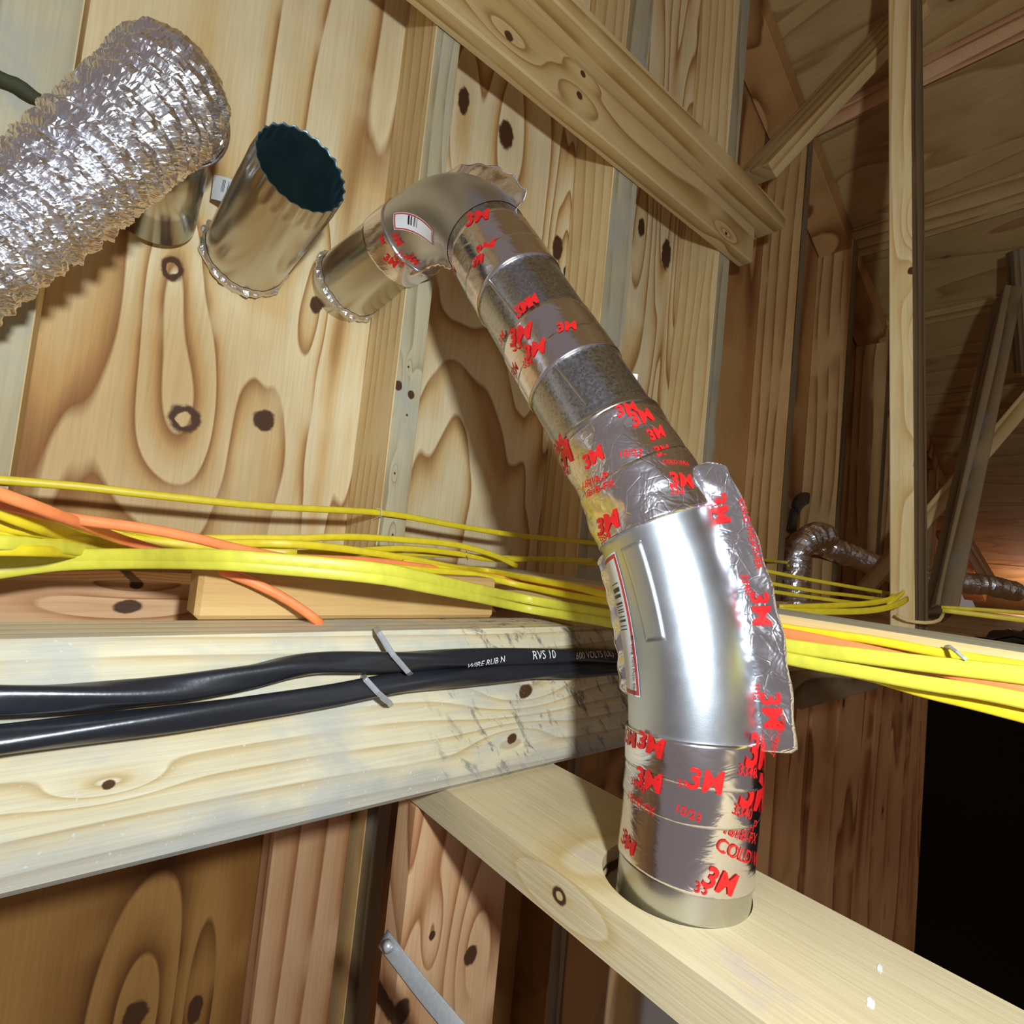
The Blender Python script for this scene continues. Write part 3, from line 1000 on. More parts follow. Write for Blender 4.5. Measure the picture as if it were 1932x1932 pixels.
def fin(name, s, prof, mat, parent, nu=70, nv=9, th=.0016):
    front, back = [], []
    for t in np.linspace(0, 1, nu):
        u = s.u0 + (s.u1 - s.u0) * t
        w = prof(t)
        for q in np.linspace(0, 1, nv):
            front.append(s.point(np.array(u), np.array(q * w), th / 2 * (1 - q ** 6)))
            back.append(s.point(np.array(u), np.array(q * w), -th / 2 * (1 - q ** 6)))
    n = nu * nv
    fs = grid_faces(nu, nv) + [tuple(i + n for i in f[::-1]) for f in grid_faces(nu, nv)]
    for j in range(nv - 1):
        fs += [(j + 1, j, j + n, j + 1 + n), ((nu - 1) * nv + j, (nu - 1) * nv + j + 1, (nu - 1) * nv + j + 1 + n, (nu - 1) * nv + j + n)]
    fs += [(i * nv + nv - 1, (i + 1) * nv + nv - 1, (i + 1) * nv + nv - 1 + n, i * nv + nv - 1 + n) for i in range(nu - 1)]
    return link(name, mesh(name, front + back, fs, True), mat, parent)


def rprof(w, a=.1, b_=.05, n=0.0):
    return lambda t: w * min(1, (max(t, 0) / a) ** .5 if a else 1, (max(1 - t, 0) / b_) ** .5 if b_ else 1) * (1 + n * math.sin(t * 40)) + .002


f1 = Fin((uu(1310, 1425), uu(1215, 885)), 0, .030, OUT1, 11, .0012, 1)
of = fin('taped_flange', f1, rprof(.026, .02, .06, .03), M['tape_rough'], DUCT)
for body, a, b_, bd in (('3M', (1338, 938), (1350, 990), .030), ('3M', (1416, 1118), (1423, 1178), .030), ('3M', (1436, 1306), (1444, 1374), .030),
                        ('COLD WEATHER', (1393, 942), (1428, 1075), .008), ('3340', (1398, 1085), (1408, 1122), .008), ('COLD WEAT', (1476, 1345), (1452, 1424), .008), ('3340', (1425, 1290), (1429, 1318), .008)):
    mark(f1, body, a, b_, M['red'], of, .0022, bd, 1.0, True)
f2 = Fin((uu(1195, 1330), uu(1130, 1030)), 0, .014, -OUT1, 12, .0007, 1)
fin('taped_flange', f2, rprof(.013, .05, .05, .05), M['tape'], DUCT)
f3 = Fin((UA - .012, UBB + .0), 0, .03, -IN2, 13, .0018, 1)
fin('taped_flange', f3, rprof(.020, .05, .25, .08), M['tape'], DUCT)
f4 = Fin((UA + .01, UBB + .03), 0, .01, IN2, 14, .0010, 1)
fin('taped_flange', f4, rprof(.009, .1, .1, .1), M['tape'], DUCT, 30, 5)

# embossed panel pressed into the long elbow
def emboss():
    c = [sat.inv(*p) for p in ((1172, 1038), (1209, 1022), (1256, 1203), (1219, 1209))]
    n, m = 26, 9
    vs_ = []
    for i in range(n):
        for j in range(m):
            ed = lambda k, K, w: 0 if k == 0 else 1 if k == K - 1 else w + (k - 1) / (K - 3) * (1 - 2 * w)
            s_, t_ = ed(i, n, .012), ed(j, m, .06)
            q = (c[0] * (1 - t_) + c[1] * t_) * (1 - s_) + (c[3] * (1 - t_) + c[2] * t_) * s_
            e = min(i, n - 1 - i, j, m - 1 - j)
            vs_.append(sat.point(q[0], q[1], .0018 if e >= 1 else .00005))
    return link('embossed_panel', mesh('embossed_panel', vs_, grid_faces(n, m), True), M['satin'], DUCT)


emboss()


def patch(name, surf, c4, mat, parent, lift=.0006, n=30, m=16, label=None):
    """Sticker on the tube: corners in (u, v) order along/across."""
    vs_, uv = [], []
    for i in range(n):
        for j in range(m):
            s_, t_ = i / (n - 1), j / (m - 1)
            q = (c4[0] * (1 - t_) + c4[1] * t_) * (1 - s_) + (c4[3] * (1 - t_) + c4[2] * t_) * s_
            vs_.append(surf.point(q[0], q[1], lift))
            uv.append((s_, t_))
    return link(name, mesh(name, vs_, grid_faces(n, m), True, uv), mat, parent, None, label)


a0, a1, a2, a3 = (sat.inv(*p) for p in ((1160, 1040), (1195, 1170), (1209, 1312), (1155, 1040)))
vdir = np.sign(sat.inv(1165, 1200)[1] - sat.inv(1215, 1200)[1])
w = .040
c4 = [a0 + [0, vdir * w], a0, a2, a2 + [0, vdir * w]]
lab = patch('label', sat, c4, label_material('elbow_label', (26.0, 9.0), (0.20, 0.56, 0.42, 0.80, 120.0)), DUCT, label='white barcode label with red border')
mark(sat, '45° Long Turn Dryer Elbow', (1191, 1190), (1199, 1306), M['ink'], lab, .0012, .012)
e0, e1, e2, e3 = (sat.inv(*p) for p in ((743, 405), (775, 402), (820, 438), (746, 428)))
ed = sat.inv(818, 462)
lab2 = patch('label', sat, [sat.inv(743, 403), sat.inv(746, 432), sat.inv(818, 464), sat.inv(819, 436)], label_material('upper_label', (26.0, 9.0), (0.30, 0.56, 0.12, 0.62, 90.0)), DUCT, label='small white sticker with barcode')
lab3 = board('label', P(1190, 735, d=.70), P(1193, 705, d=.70), .014, .0008, M['white'], DUCT, (-.6, -.7, .1), 0)


def torn_collar(c, axis, r, parent, seed, mat='collar'):
    """Ragged ring of foil where a pipe leaves the wall."""
    axis = np.asarray(axis, float) / np.linalg.norm(axis)
    a = np.cross(axis, [0, 0, 1.0])
    a /= np.linalg.norm(a)
    b_ = np.cross(axis, a)
    r_ = np.random.default_rng(seed)
    n = 90
    vs_ = []
    ph = r_.uniform(0, 6, 4)
    for i in range(n):
        t = i * 2 * math.pi / n
        jag = .0018 * math.sin(9 * t + ph[0]) + .0012 * math.sin(23 * t + ph[1]) + r_.uniform(-.001, .001)
        for k, (dr, da) in enumerate(((.0005, .008), (.0018, .004), (.0042 + jag, .001), (.004 + jag, -.004), (.0005, -.004))):
            vs_.append(np.asarray(c) + (r + dr) * (math.cos(t) * a + math.sin(t) * b_) + axis * da + jag * .6 * axis)
    fs = []
    for i in range(n):
        for k in range(4):
            j = (i + 1) % n
            fs.append((i * 5 + k, j * 5 + k, j * 5 + k + 1, i * 5 + k + 1))
    return link('foil_collar', mesh('foil_collar', vs_, fs), M[mat], parent)


t_end = -DT[-1]
cw = DP[-1] + t_end * ((YW - DP[-1][1]) / t_end[1])
torn_collar(cw + t_end * .004, t_end, R0, DUCT, 3)

# ------------------------------------------------------------------ open stub with crimped end
def open_stub():
    w0 = P(462, 487, y=YW)
    tip = P(571, 318, d=.605)
    o = thing('open_stub', 'short metal pipe stub with open crimped end, left of the duct on the wall', 'pipe', tuple(w0))
    ax = tip - w0
    L = np.linalg.norm(ax)
    ax /= L
    n, m = 60, 144
    path = np.array([w0 - ax * .03 + ax * (L + .03) * t for t in np.linspace(0, 1, n)])
    _, A, B = frames(path)
    th = TH(m)

    def ringset(r, s_, crimp):
        vs_ = []
        for i in range(n):
            t = i / (n - 1)
            k = max(0, (t - .86) / .14)
            rr = r - k * .002 + crimp * min(1, k * 2.5) * .0009 * np.sin(th * 24)
            p = path[i] + (ax * .0012 * np.sin(th * 24 + .8)[:, None] if i == n - 1 else 0)
            vs_.extend(p + rr[:, None] * (np.cos(th)[:, None] * A[i] + np.sin(th)[:, None] * B[i]))
        return vs_
    ou, inn = ringset(R0, 1, 1), ringset(R0 - .0012, 1, 1)
    f = grid_faces(n, m, True)
    link('pipe_wall', mesh('pipe_wall', ou, f, True), M['stub'], o)
    last = (n - 1) * m
    rim = [(last + j, last + (j + 1) % m, last + (j + 1) % m + n * m, last + j + n * m) for j in range(m)]
    link('pipe_inside', mesh('pipe_inside', ou + inn, [tuple(i + n * m for i in q[::-1]) for q in f] + rim, True), [M['stub_in']], o, None, 'inner face with dark reflections painted blue-green')
    torn_collar(w0 + ax * .004, ax, R0, o, 9)
    # inner lock seam
    # sticker flapping at the left side
    c = [P(404, 330, d=.70), P(449, 345, d=.69), P(434, 390, d=.69), P(398, 375, d=.70)]
    v = []
    uv = []
    for i in range(6):
        for j in range(6):
            s_, t_ = i / 5, j / 5
            q = (c[0] * (1 - t_) + c[3] * t_) * (1 - s_) + (c[1] * (1 - t_) + c[2] * t_) * s_
            v.append(q + np.array([0, -.004 * math.sin(s_ * 3), 0]))
            uv.append((s_, t_))
    link('label', mesh('label', v, grid_faces(6, 6), True, uv), label_material('stub_label', None, (0.38, 0.68, 0.12, 0.62, 40.0)), o, None, 'white barcode sticker')
    return o


open_stub()


# ------------------------------------------------------------------ foil flexible ducts
def flex(name, pts, r, step_u, m, mat, parent, pitch, depth, jit, seed, smooth=False, ends=(0, 0)):
    path = spline(pts, step_u)
    t, A, B = frames(path)
    s = np.concatenate([[0], np.cumsum(np.linalg.norm(np.diff(path, axis=0), axis=1))])
    r_ = np.random.default_rng(seed)
    th = TH(m)
    vs_ = []
    ker = np.array([.4, .8, 1, 1, 1, 1, 1, .8, .4])
    ker /= np.linalg.norm(ker)
    soft = lambda: np.convolve(np.tile(r_.normal(0, jit, m), 3), ker, 'same')[m:2 * m]
    for i in range(len(path)):
        ph = s[i] / pitch * 2 * math.pi + th
        rr = (r if np.isscalar(r) else r[0] + (r[1] - r[0]) * min(1, 2.2 * i / len(path))) + depth * (np.abs(np.sin(ph / 2)) ** .7 * 2 - 1.2) + soft() + .25 * r_.normal(0, jit, m)
        j = .5 * t[i] * soft()[:, None]
        vs_.extend(path[i] + rr[:, None] * (np.cos(th)[:, None] * A[i] + np.sin(th)[:, None] * B[i]) + j)
    fs = grid_faces(len(path), m, True)
    return link(name, mesh(name, vs_, fs, smooth), mat, parent), path, t, A, B


C0 = P(322, 190, d=.555)
w3 = P(290, 412, y=YW)
FLX = thing('flexible_duct', 'crumpled silver foil hose at the upper left, coming in from the left edge', 'duct', tuple(C0))
fx, fp, ft, fa, fb = flex('foil_hose', [C0 + np.array([0, .014, 0]), C0 + np.array([-.003, -.012, -.001]), P(296, 205, d=.525), P(225, 262, d=.49), P(110, 362, d=.46), P(0, 443, d=.435), P(-120, 540, d=.405), P(-330, 700, d=.37), P(-330, 700, d=.37) + np.array([-.30, .02, -.14])],
                          (.0520, .0350), .0022, 190, M['hose'], FLX, .0180, .0038, .0011, 21)
# wire ring and short hidden stub back to the wall
rp = np.array([C0 + np.array([0, .014, 0]) + .0560 * np.array([math.cos(a), 0, math.sin(a)]) for a in np.linspace(0, 2 * math.pi, 64)])
sweep('wire_ring', rp, circ(.0022, 8), M['tape'], FLX, None, True, False)
sweep('pipe_stub', np.array([C0 + np.array([0, .02, 0]), w3 + (C0 - w3) * .5, w3 + (C0 - w3) * .05]), circ(.044, 40), M['stub'], FLX)

DF = thing('flexible_duct', 'short bent foil hose rising by the far wall, right of the duct', 'duct', tuple(P(1500, 1085, d=1.6)))
flex('foil_hose', [P(1507, 1165, d=1.52), P(1500, 1110, d=1.55), P(1502, 1060, d=1.57), P(1515, 1025, d=1.57), P(1540, 1010, d=1.62), P(1556, 1012, d=1.70)], .036, .006, 48, M['hose'], DF, .016, .0035, .0012, 31)
DG = thing('flexible_duct', 'low foil hose snaking right across the far floor behind the post', 'duct', tuple(P(1640, 1070, d=1.75)))
flex('foil_hose', [P(1535, 1022, d=1.72), P(1575, 1038, d=1.75), P(1630, 1058, d=1.80), P(1700, 1085, d=1.88), P(1790, 1097, d=1.93), P(1860, 1103, d=1.97), P(1915, 1116, d=2.0)], .034, .007, 44, M['hose'], DG, .016, .0032, .0012, 32)

# ------------------------------------------------------------------ CABLES
def run_on(pts3, px, far=0.55):
    """Cables do not stop at the frame: carry both ends on in their own direction."""
    p = [np.asarray(q, float) for q in pts3]
    if px[0] < -20:
        d = (p[0] - p[1]) * (1, .6, .6)
        for _ in range(max(1, int(far / np.linalg.norm(d)))):
            p.insert(0, p[0] + d)
            d = d * (1, .6, .6)
    if px[-1] > 1990:
        d = (p[-1] - p[-2]) * (.3, 1, .6)
        for _ in range(max(1, int(far / np.linalg.norm(d)))):
            p.append(p[-1] + d)
            d = d * (.3, 1, .6)
    return p


def cable(label, pts, mat, w=.0105, h=.0052, name='cable', group=None, cat='cable', up=(0, 0, 1), step=.012):
    path = spline(run_on([P(p[0], p[1], **({'y': p[2]} if len(p) == 3 else {p[3]: p[2]})) for p in pts], [p[0] for p in pts]), step)
    o = sweep(name, path, ellipse(w / 2, h / 2, 12, 2.6), M[mat], None, up)
    return tag(o, label, cat, group)


XC = XJ - .006
cable('single yellow cable strung highest across the wall studs', [(-40, 902, .694), (150, 918, .694), (300, 935, .694), (500, 955, .694), (720, 968, .694), (850, 990, .694), (960, 1008, .695), (1050, 1018, .695), (1140, 1026, .695), (1300, 1040, .695), (1490, 1062, .695)], 'yellow', .0085, .006)
# front pair over the beam, carried on to the lower right
cable('lemon flat cable, upper of the front pair, running past the duct to the right edge',
      [(-60, 1070, .585), (0, 1064, .585), (109, 1050, .585), (254, 1048, .560), (380, 1049, .510), (471, 1053, .488), (700, 1072, .460), (800, 1090, .470), (900, 1112, .496), (1000, 1132, XC - .014, 'x'), (1151, 1160, XC - .010, 'x'), (1320, 1191, XC - .010, 'x'), (1496, 1220, XC - .010, 'x'), (1620, 1237, XC - .010, 'x'), (1758, 1254, XC - .010, 'x'), (1932, 1274, XC - .010, 'x'), (2100, 1296, XC - .010, 'x')], 'yellow_pale', .0120)
cable('lemon flat cable, lower of the front pair, sagging lowest at the right edge',
      [(-60, 1086, .585), (0, 1080, .585), (109, 1066, .585), (254, 1062, .560), (380, 1063, .510), (471, 1068, .488), (700, 1090, .460), (800, 1108, .470), (900, 1128, .494), (1000, 1150, XC - .017, 'x'), (1151, 1175, XC - .013, 'x'), (1320, 1208, XC - .014, 'x'), (1502, 1246, XC - .014, 'x'), (1620, 1267, XC - .014, 'x'), (1730, 1287, XC - .014, 'x'), (1841, 1304, XC - .014, 'x'), (1932, 1322, XC - .014, 'x'), (2080, 1352, XC - .014, 'x')], 'yellow_pale', .0105)
cable('deep yellow cable emerging beneath the lowest lemon cable at the right edge', [(1600, 1262, XC - .004, 'x'), (1730, 1302, XC - .004, 'x'), (1813, 1322, XC - .004, 'x'), (1932, 1352, XC - .006, 'x'), (2060, 1388, XC - .006, 'x')], 'yellow', .0085)
cable('bright yellow cable stapled along the top of the joist at the right', [(760, 1060, .585), (850, 1074, .58), (950, 1092, XC + .002, 'x'), (1151, 1128, XC + .002, 'x'), (1330, 1158, XC + .002, 'x'), (1491, 1186, XC + .002, 'x'), (1648, 1208, XC + .002, 'x'), (1786, 1234, XC + .002, 'x'), (1932, 1257, XC + .002, 'x'), (2080, 1284, XC + .002, 'x')], 'yellow', .007)
cable('orange cable sandwiched between yellow ones on the joist', [(560, 1055, .56), (700, 1060, .575), (830, 1075, .58), (940, 1090, XC - .001, 'x'), (1140, 1118, XC - .002, 'x'), (1330, 1168, XC - .002, 'x'), (1494, 1198, XC - .002, 'x'), (1600, 1220, XC - .002, 'x'), (1730, 1250, XC - .002, 'x'), (1815, 1274, XC - .006, 'x'), (1932, 1296, XC - .006, 'x'), (2060, 1320, XC - .006, 'x')], 'orange', .010)
# orange pair at the left
cable('thick orange cable that dives behind the yellow pair and drops to the beam top', [(-60, 905, .465), (0, 932, .475), (54, 951, .48), (120, 977, .50), (181, 1000, .54), (235, 1020, .568), (308, 1041, .577), (370, 1058, .562), (430, 1081, .528), (470, 1096, .523), (525, 1122, .519), (570, 1150, .515), (606, 1177, .512)], 'orange', .0085, .0075)
cable('thick orange cable lying over the yellow bundle, upper of two', [(-60, 940, .50), (0, 952, .505), (36, 958, .505), (94, 972, .51), (181, 985, .515), (272, 997, .52), (362, 1014, .525), (453, 1036, .53), (560, 1056, .54), (659, 1063, .55), (740, 1074, .56)], 'orange', .0085, .0075)
# the yellow bundle behind
BUN = [
    ('yellow cable curving steeply down under the orange pair at the left', [(-50, 940, 0.5000), (0, 962, 0.5050), (72, 990, 0.5199), (145, 1013, 0.5818), (217, 1036, 0.6018), (300, 1052, 0.6024), (420, 1062, 0.6037)], 'yellow', .0120),
    ('yellow cable, top of the bundle, arching and dropping behind the joist', [(240, 1026, 0.6046), (400, 1016, 0.6088), (550, 1016, 0.6100), (659, 1013, 0.6150), (767, 1019, 0.6200), (858, 1028, 0.6250), (930, 1047, 0.6300), (975, 1068, 0.6350)], 'yellow', .0080),
    ('yellow cable, second from top of the bundle, slanting to the joist staple', [(300, 1030, 0.6047), (420, 1026, 0.6071), (540, 1026, 0.5850), (659, 1037, 0.5900), (767, 1054, 0.5950), (858, 1071, 0.6000), (920, 1077, XC - .001, 'x'), (1000, 1092, XC - .004, 'x'), (1080, 1106, XC - .005, 'x'), (1151, 1124, XC - .006, 'x'), (1250, 1142, XC - .006, 'x')], 'yellow', .0085),
    ('yellow cable low in the bundle, passing under the joist staple', [(200, 1050, 0.6024), (420, 1060, 0.6045), (560, 1062, 0.5600), (680, 1066, 0.5700), (800, 1076, 0.5750), (890, 1084, 0.5750), (980, 1104, XC - .004, 'x'), (1070, 1122, XC - .004, 'x'), (1151, 1136, XC - .006, 'x'), (1250, 1152, XC - .006, 'x')], 'yellow', .0085),
    ('yellow cable running level at mid bundle toward the far wall', [(250, 1032, 0.6056), (420, 1040, 0.6110), (550, 1044, 0.6300), (659, 1040, 0.6350), (767, 1035, 0.6400), (858, 1044, 0.6450), (930, 1055, 0.6500), (1020, 1055, 0.6550), (1120, 1058, 0.6600)], 'yellow', .0080),
    ('thin ochre cable at the back of the bundle by the far wall', [(640, 1046, 0.6500), (760, 1046, 0.6550), (880, 1049, 0.6600), (1000, 1054, 0.6620), (1080, 1060, 0.6650), (1160, 1068, 0.6650), (1300, 1085, 0.6680)], 'yellow_dim', .0065),
    ('yellow cable sloping through the left of the bundle under the orange', [(-60, 975, 0.5195), (0, 988, 0.5202), (80, 1000, 0.5357), (145, 1008, 0.5839), (260, 1022, 0.6031), (370, 1030, 0.6048), (480, 1036, 0.6070)], 'yellow', .0120),
    ('yellow cable third down at the left edge', [(-60, 992, 0.5225), (0, 999, 0.5232), (90, 1012, 0.5454), (181, 1024, 0.6026), (300, 1034, 0.6045), (420, 1040, 0.6071), (560, 1046, 0.5900)], 'yellow_dim', .0120),
    ('yellow cable fourth down at the left edge', [(-60, 1008, 0.5210), (0, 1013, 0.5218), (100, 1020, 0.5515), (200, 1031, 0.6026), (320, 1043, 0.6042), (450, 1050, 0.6067)], 'yellow', .0120),
    ('pale yellow cable fifth down at the left edge', [(-60, 1018, 0.5180), (0, 1023, 0.5188), (100, 1031, 0.5495), (200, 1041, 0.6022), (300, 1050, 0.6029), (420, 1056, 0.6041)], 'yellow_pale', .0110),
    ('yellow cable lowest of the left bundle above the dark gap', [(-60, 1040, 0.5225), (0, 1038, 0.5232), (80, 1040, 0.5376), (180, 1046, 0.6025), (300, 1054, 0.6042)], 'yellow', .0085),
    ('ochre cable crossing behind the orange pair near the middle of the bundle', [(180, 985, 0.6032), (290, 1006, 0.6060), (360, 1022, 0.6081), (450, 1034, 0.6109), (560, 1050, 0.6200), (700, 1058, 0.6300)], 'yellow_dim', .0085),
    ('yellow cable rising to the left behind the orange pair', [(-60, 965, 0.5300), (0, 975, 0.5300), (100, 984, 0.5565), (200, 1000, 0.6038), (310, 1018, 0.6068), (430, 1036, 0.6108), (520, 1044, 0.6250)], 'yellow', .0085),
]
for lb, pts, mt, w in BUN:
    cable(lb, pts, mt, w)
# far cables on the attic floor
FAR = [
    ('yellow cable, highest of three crossing to the post on the far floor', [(1440, 1076, 1.02), (1520, 1092, 1.05), (1610, 1108, 1.08), (1705, 1124, 1.12)], .007, 'yellow_dim'),
    ('yellow cable, middle of three crossing to the post on the far floor', [(1450, 1100, 1.0), (1540, 1116, 1.03), (1610, 1124, 1.06), (1700, 1136, 1.10)], .007, 'yellow_dim'),
    ('yellow cable, lowest of three crossing to the post on the far floor', [(1450, 1115, .99), (1540, 1128, 1.02), (1620, 1138, 1.05), (1712, 1144, 1.09)], .007, 'yellow_dim'),
    ('bright yellow cable bundle loop before the foot of the post, upper strand', [(1470, 1146, .92), (1560, 1143, .95), (1640, 1138, .98), (1690, 1128, 1.0), (1700, 1118, 1.02)], .010, 'yellow'),
    ('bright yellow cable bundle loop before the foot of the post, lower strand', [(1470, 1152, .90), (1560, 1154, .93), (1640, 1152, .96), (1690, 1142, .98), (1712, 1130, 1.0)], .011, 'yellow'),
    ('pair of yellow cable tails sticking up left of the post, left one', [(1670, 1135, 1.0), (1690, 1120, 1.02), (1702, 1104, 1.03), (1712, 1096, 1.04)], .007, 'yellow'),
    ('pair of yellow cable tails sticking up left of the post, right one', [(1675, 1142, .99), (1700, 1122, 1.0), (1715, 1106, 1.02), (1727, 1097, 1.03)], .007, 'yellow'),
    ('yellow cable right of the post, upper of two leaving the right edge', [(1776, 1146, 1.02), (1850, 1150, 1.0), (1932, 1156, .97), (2000, 1162, .95)], .007, 'yellow_dim'),
    ('yellow cable right of the post, lower of two leaving the right edge', [(1778, 1151, 1.0), (1850, 1160, .97), (1932, 1170, .94), (2000, 1180, .92)], .009, 'yellow_dim'),
    ('tan cord looped round the foot of the upright post', [(1690, 1160, .99), (1710, 1170, .98), (1745, 1175, .97), (1772, 1170, .98), (1780, 1156, 1.0)], .006, 'tan'),
]
for lb, pts, w, mt in FAR:
    cable(lb, [(p[0], p[1], p[2], 'd') for p in pts], mt, w, .005)

# two black twisted cables on the front of the beam
def black_cable(label, pts, r, tw, texts):
    path = spline(run_on([P(p[0], p[1], y=p[2]) for p in pts], [p[0] for p in pts]), .006)
    th = TH(30)
    s = np.concatenate([[0], np.cumsum(np.linalg.norm(np.diff(path, axis=0), axis=1))])

    def sec(i, n):
        rr = r * (1 + .10 * np.cos(3 * (th - s[i] * tw - .5 * math.sin(s[i] * 9))) + .02 * math.sin(s[i] * 31))
        return np.stack([rr * np.cos(th) * 1.06, rr * np.sin(th) * .94], 1)
    o = sweep('black_cable', path, sec, M['black'], None, (0, 0, 1))
    tag(o, label, 'cable')
    t, A, B = frames(path, (0, 0, 1))

    class CS(Surf):
        def point(q, u, v):
            u, v = np.asarray(u, float), np.asarray(v, float)
            g = lambda a: np.stack([np.interp(u, s, a[:, i]) for i in range(3)], -1)
            a = v / r
            return g(path) + 1.09 * r * (np.cos(a)[..., None] * g(A) + np.sin(a)[..., None] * g(B))

        def normal(q, u, v):
            c = q.point(u, v)
            g = lambda a: np.stack([np.interp(u, s, a[:, i]) for i in range(3)], -1)
            d = c - g(path)
            return d / np.linalg.norm(d, axis=-1)[..., None]
    cs = CS.__new__(CS)
    Surf.__init__(cs, cs.point, (0, s[-1]), (-math.pi * r, math.pi * r))
    for body, a, b_ in texts:
        mark(cs, body, a, b_, M['white'], o, .0004, 0.0, 1.0)
    return o


yb = YB0 - .010
black_cable('upper of two black twisted cables stapled along the front of the beam',
            [(-90, 1320, yb - .004), (0, 1320, yb - .004), (195, 1312, yb - .003), (330, 1300, yb - .002), (470, 1275, yb), (580, 1254, yb), (731, 1248, yb), (840, 1244, yb), (948, 1239, yb), (1057, 1237, yb), (1166, 1241, yb), (1260, 1246, yb)],
            0.0086, 13, [('WIRE RUB N', (878, 1258), (948, 1247)), ('RVS 10', (1005, 1244), (1050, 1242)), ('600 VOLTS (UL)', (1088, 1244), (1158, 1238))])
black_cable('lower of two black twisted cables stapled along the front of the beam',
            [(-90, 1408, yb - .004), (0, 1398, yb - .004), (181, 1374, yb - .003), (326, 1355, yb - .002), (471, 1334, yb), (616, 1313, yb), (731, 1293, yb), (840, 1280, yb), (948, 1270, yb), (1057, 1264, yb), (1166, 1261, yb), (1260, 1260, yb)],
            0.0088, -11, [])


# ------------------------------------------------------------------ small fixings
def staple(label, pts, w, h, d='y', name='cable_staple', mat='steel'):
    pts = np.array(pts)
    path = np.vstack([a + (b_ - a) * t for a, b_ in zip(pts[:-1], pts[1:]) for t in (0, .08, .92)] + [pts[-1]])
    o = sweep(name, path, ellipse(w / 2, h / 2, 8, 4), M[mat], None, (0.55, -0.5, 0.6), False)
    return tag(o, label, 'staple')


ys = YB0 - .0225
staple('bent steel staple holding the upper black cable to the beam', [P(709, 1184, y=YB0), P(715, 1194, y=ys + .006), P(742, 1236, y=ys), P(770, 1268, y=ys), P(776, 1274, y=YB0 - .008)], .0052, .0018)
staple('bent steel staple holding the lower black cable to the beam', [P(684, 1274, y=YB0), P(690, 1282, y=ys + .006), P(712, 1306, y=ys), P(734, 1325, y=ys + .002), P(738, 1331, y=YB0 - .004)], .0052, .0018)
staple('small staple clipping yellow cables on the joist end, left of the duct', [P(889, 1069, x=XJ - .004), P(893, 1078, x=XJ - .016), P(900, 1090, x=XJ - .018), P(905, 1095, x=XJ - .004)], .0012, .002)
staple('tiny bright staple above the yellow bundle near the duct', [P(880, 1040, y=.655), P(881, 1050, y=.64), P(882, 1056, y=.655)], .0014, .0014)
staple('grey bent staple on the joist above the lemon cables at the right', [P(1782, 1227, x=XJ - .001), P(1786, 1221, x=XJ - .006), P(1793, 1221, x=XJ - .012), P(1806, 1231, x=XJ - .018), P(1819, 1242, x=XJ - .019), P(1824, 1250, x=XJ - .004)], .0022, .003)
staple('thin wire staple pinning the highest yellow cable to the stud', [P(707, 961, y=YF), P(709, 959, y=YF - .008), P(719, 961, y=YF - .012), P(720, 974, y=YF - .012), P(709, 976, y=YF - .006)], .0011, .0011)

# perforated strap hanging in front of the reddish stud
sp = spline([P(722, 1770, d=.50), P(745, 1800, d=.485), P(785, 1852, d=.465), P(825, 1900, d=.445), P(880, 1965, d=.42)], .006)
st = thing('metal_strap', 'narrow metal strap nailed at its top, hanging before the reddish stud', 'strap', tuple(sp[0]))
sweep('strap_band', sp, ellipse(.0075, .0006, 8, 4), M['steel'], st, tuple(CM[0] * .76 - CM[1] * .65))
hd = P(733, 1785, d=.487)
sweep('nail_head', np.array([hd + np.array([0, .004, 0]), hd - np.array([0.001, .0035, 0])]), circ(.004, 14), M['steel'], st)

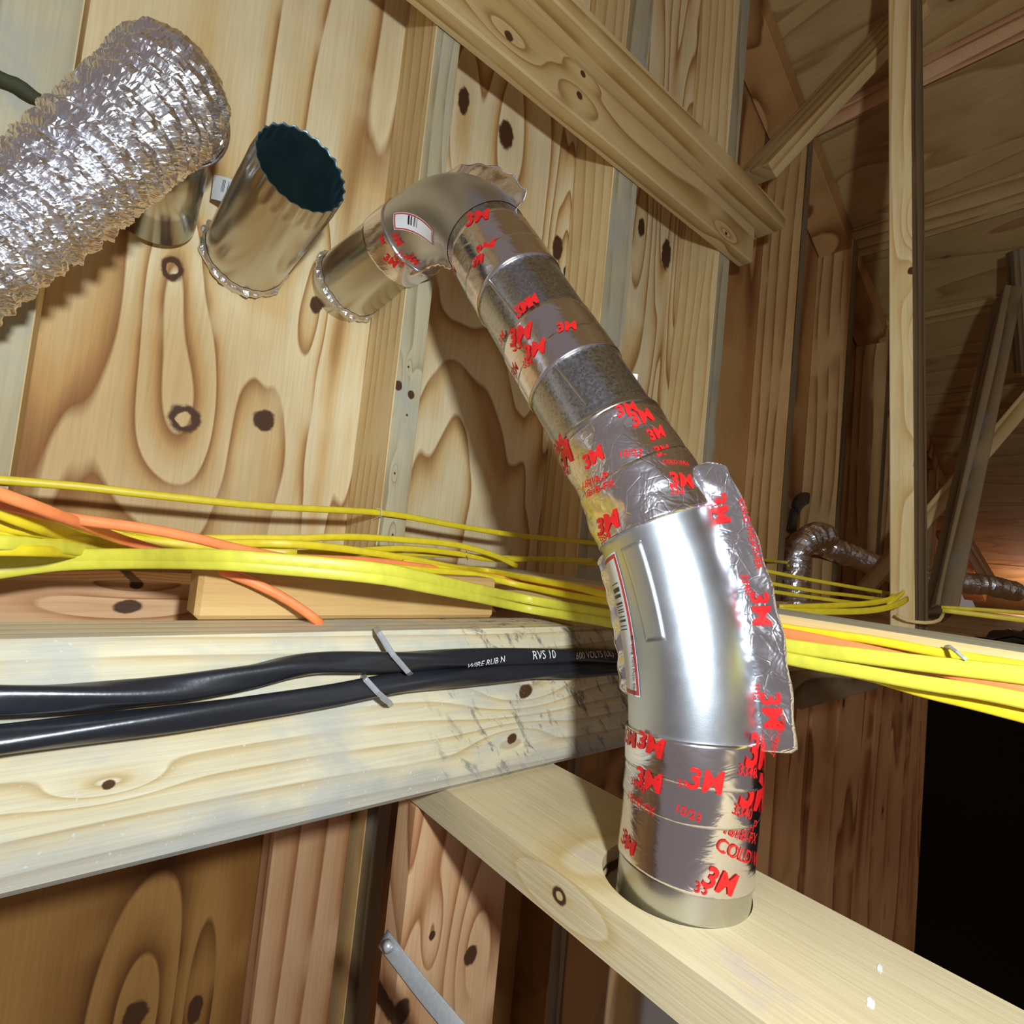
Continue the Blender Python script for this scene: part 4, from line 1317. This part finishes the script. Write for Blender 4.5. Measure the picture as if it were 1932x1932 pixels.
# black crescent added for the dark of a wall hole, dark cord at the upper left, plastic sheet, green sheet
hk = spline([P(1493, 1005, y=.785), P(1498, 980, y=.785), P(1503, 958, y=.785), P(1513, 944, y=.785), P(1528, 940, y=.785), P(1540, 945, y=.785), P(1549, 952, y=.785)], .006)
o = sweep('hole_crescent', hk, lambda i, n: ellipse(.030 * (1 - .93 * max(0, (i / n - .35) / .65)), .003, 10, 3)(0, 0), M['plastic_black'], None, (-.4, 0, -1))
tag(o, 'added black crescent, curved like a hooked strap, above the bent foil hose on the far wall', 'strap')  # crescent added for the dark of a wall hole, no real strap
o = sweep('cord', spline([P(-40, 125, y=.69), P(0, 148, y=.69), P(30, 160, y=.69), P(60, 180, y=.69), P(95, 196, y=.695)], .004), lambda i, n: ellipse(.0075 * (1.15 - .6 * i / n) * (1 + .2 * math.sin(i * 1.3)), .006, 10)(0, 0), M['cord'])
tag(o, 'dark fuzzy cord crossing the wall at the upper left edge', 'cord')


def sheet():
    n, m = 26, 18
    vs_ = []
    r_ = np.random.default_rng(4)
    for i in range(n):
        for j in range(m):
            x = 1.42 + .75 * i / (n - 1)
            y = -.25 + .50 * j / (m - 1)
            vs_.append((x, y, -.085 + .006 * math.sin(x * 31 + y * 9) + .005 * math.sin(y * 37 - x * 12) + r_.normal(0, .0015)))
    bot = [(v[0], v[1], v[2] - .003) for v in vs_]
    N = n * m
    f = grid_faces(n, m)
    return link('plastic_sheet', mesh('plastic_sheet', vs_ + bot, f + [tuple(k + N for k in q[::-1]) for q in f], True), M['plastic_black'])


tag(sheet(), 'crumpled black plastic sheet on the floor right of the post', 'sheet')


# repeats carry the name of their set
for o in COL.objects:
    if o.parent is None and 'category' in o:
        st_ = o.name.split('.')[0]
        g = {'black_cable': 'black cables along the beam', 'cable_staple': 'staples holding the cables', 'flexible_duct': 'foil flexible ducts',
             'diagonal_web': 'slanting roof boards', 'hanging_web': 'boards hanging under the roof'}.get(st_)
        if st_ == 'cable':
            g = 'orange cables' if o['label'].startswith(('orange', 'thick orange')) else ('tan cords' if o['label'].startswith('tan') else 'yellow cables')
        if g and g != 'tan cords':
            o['group'] = g
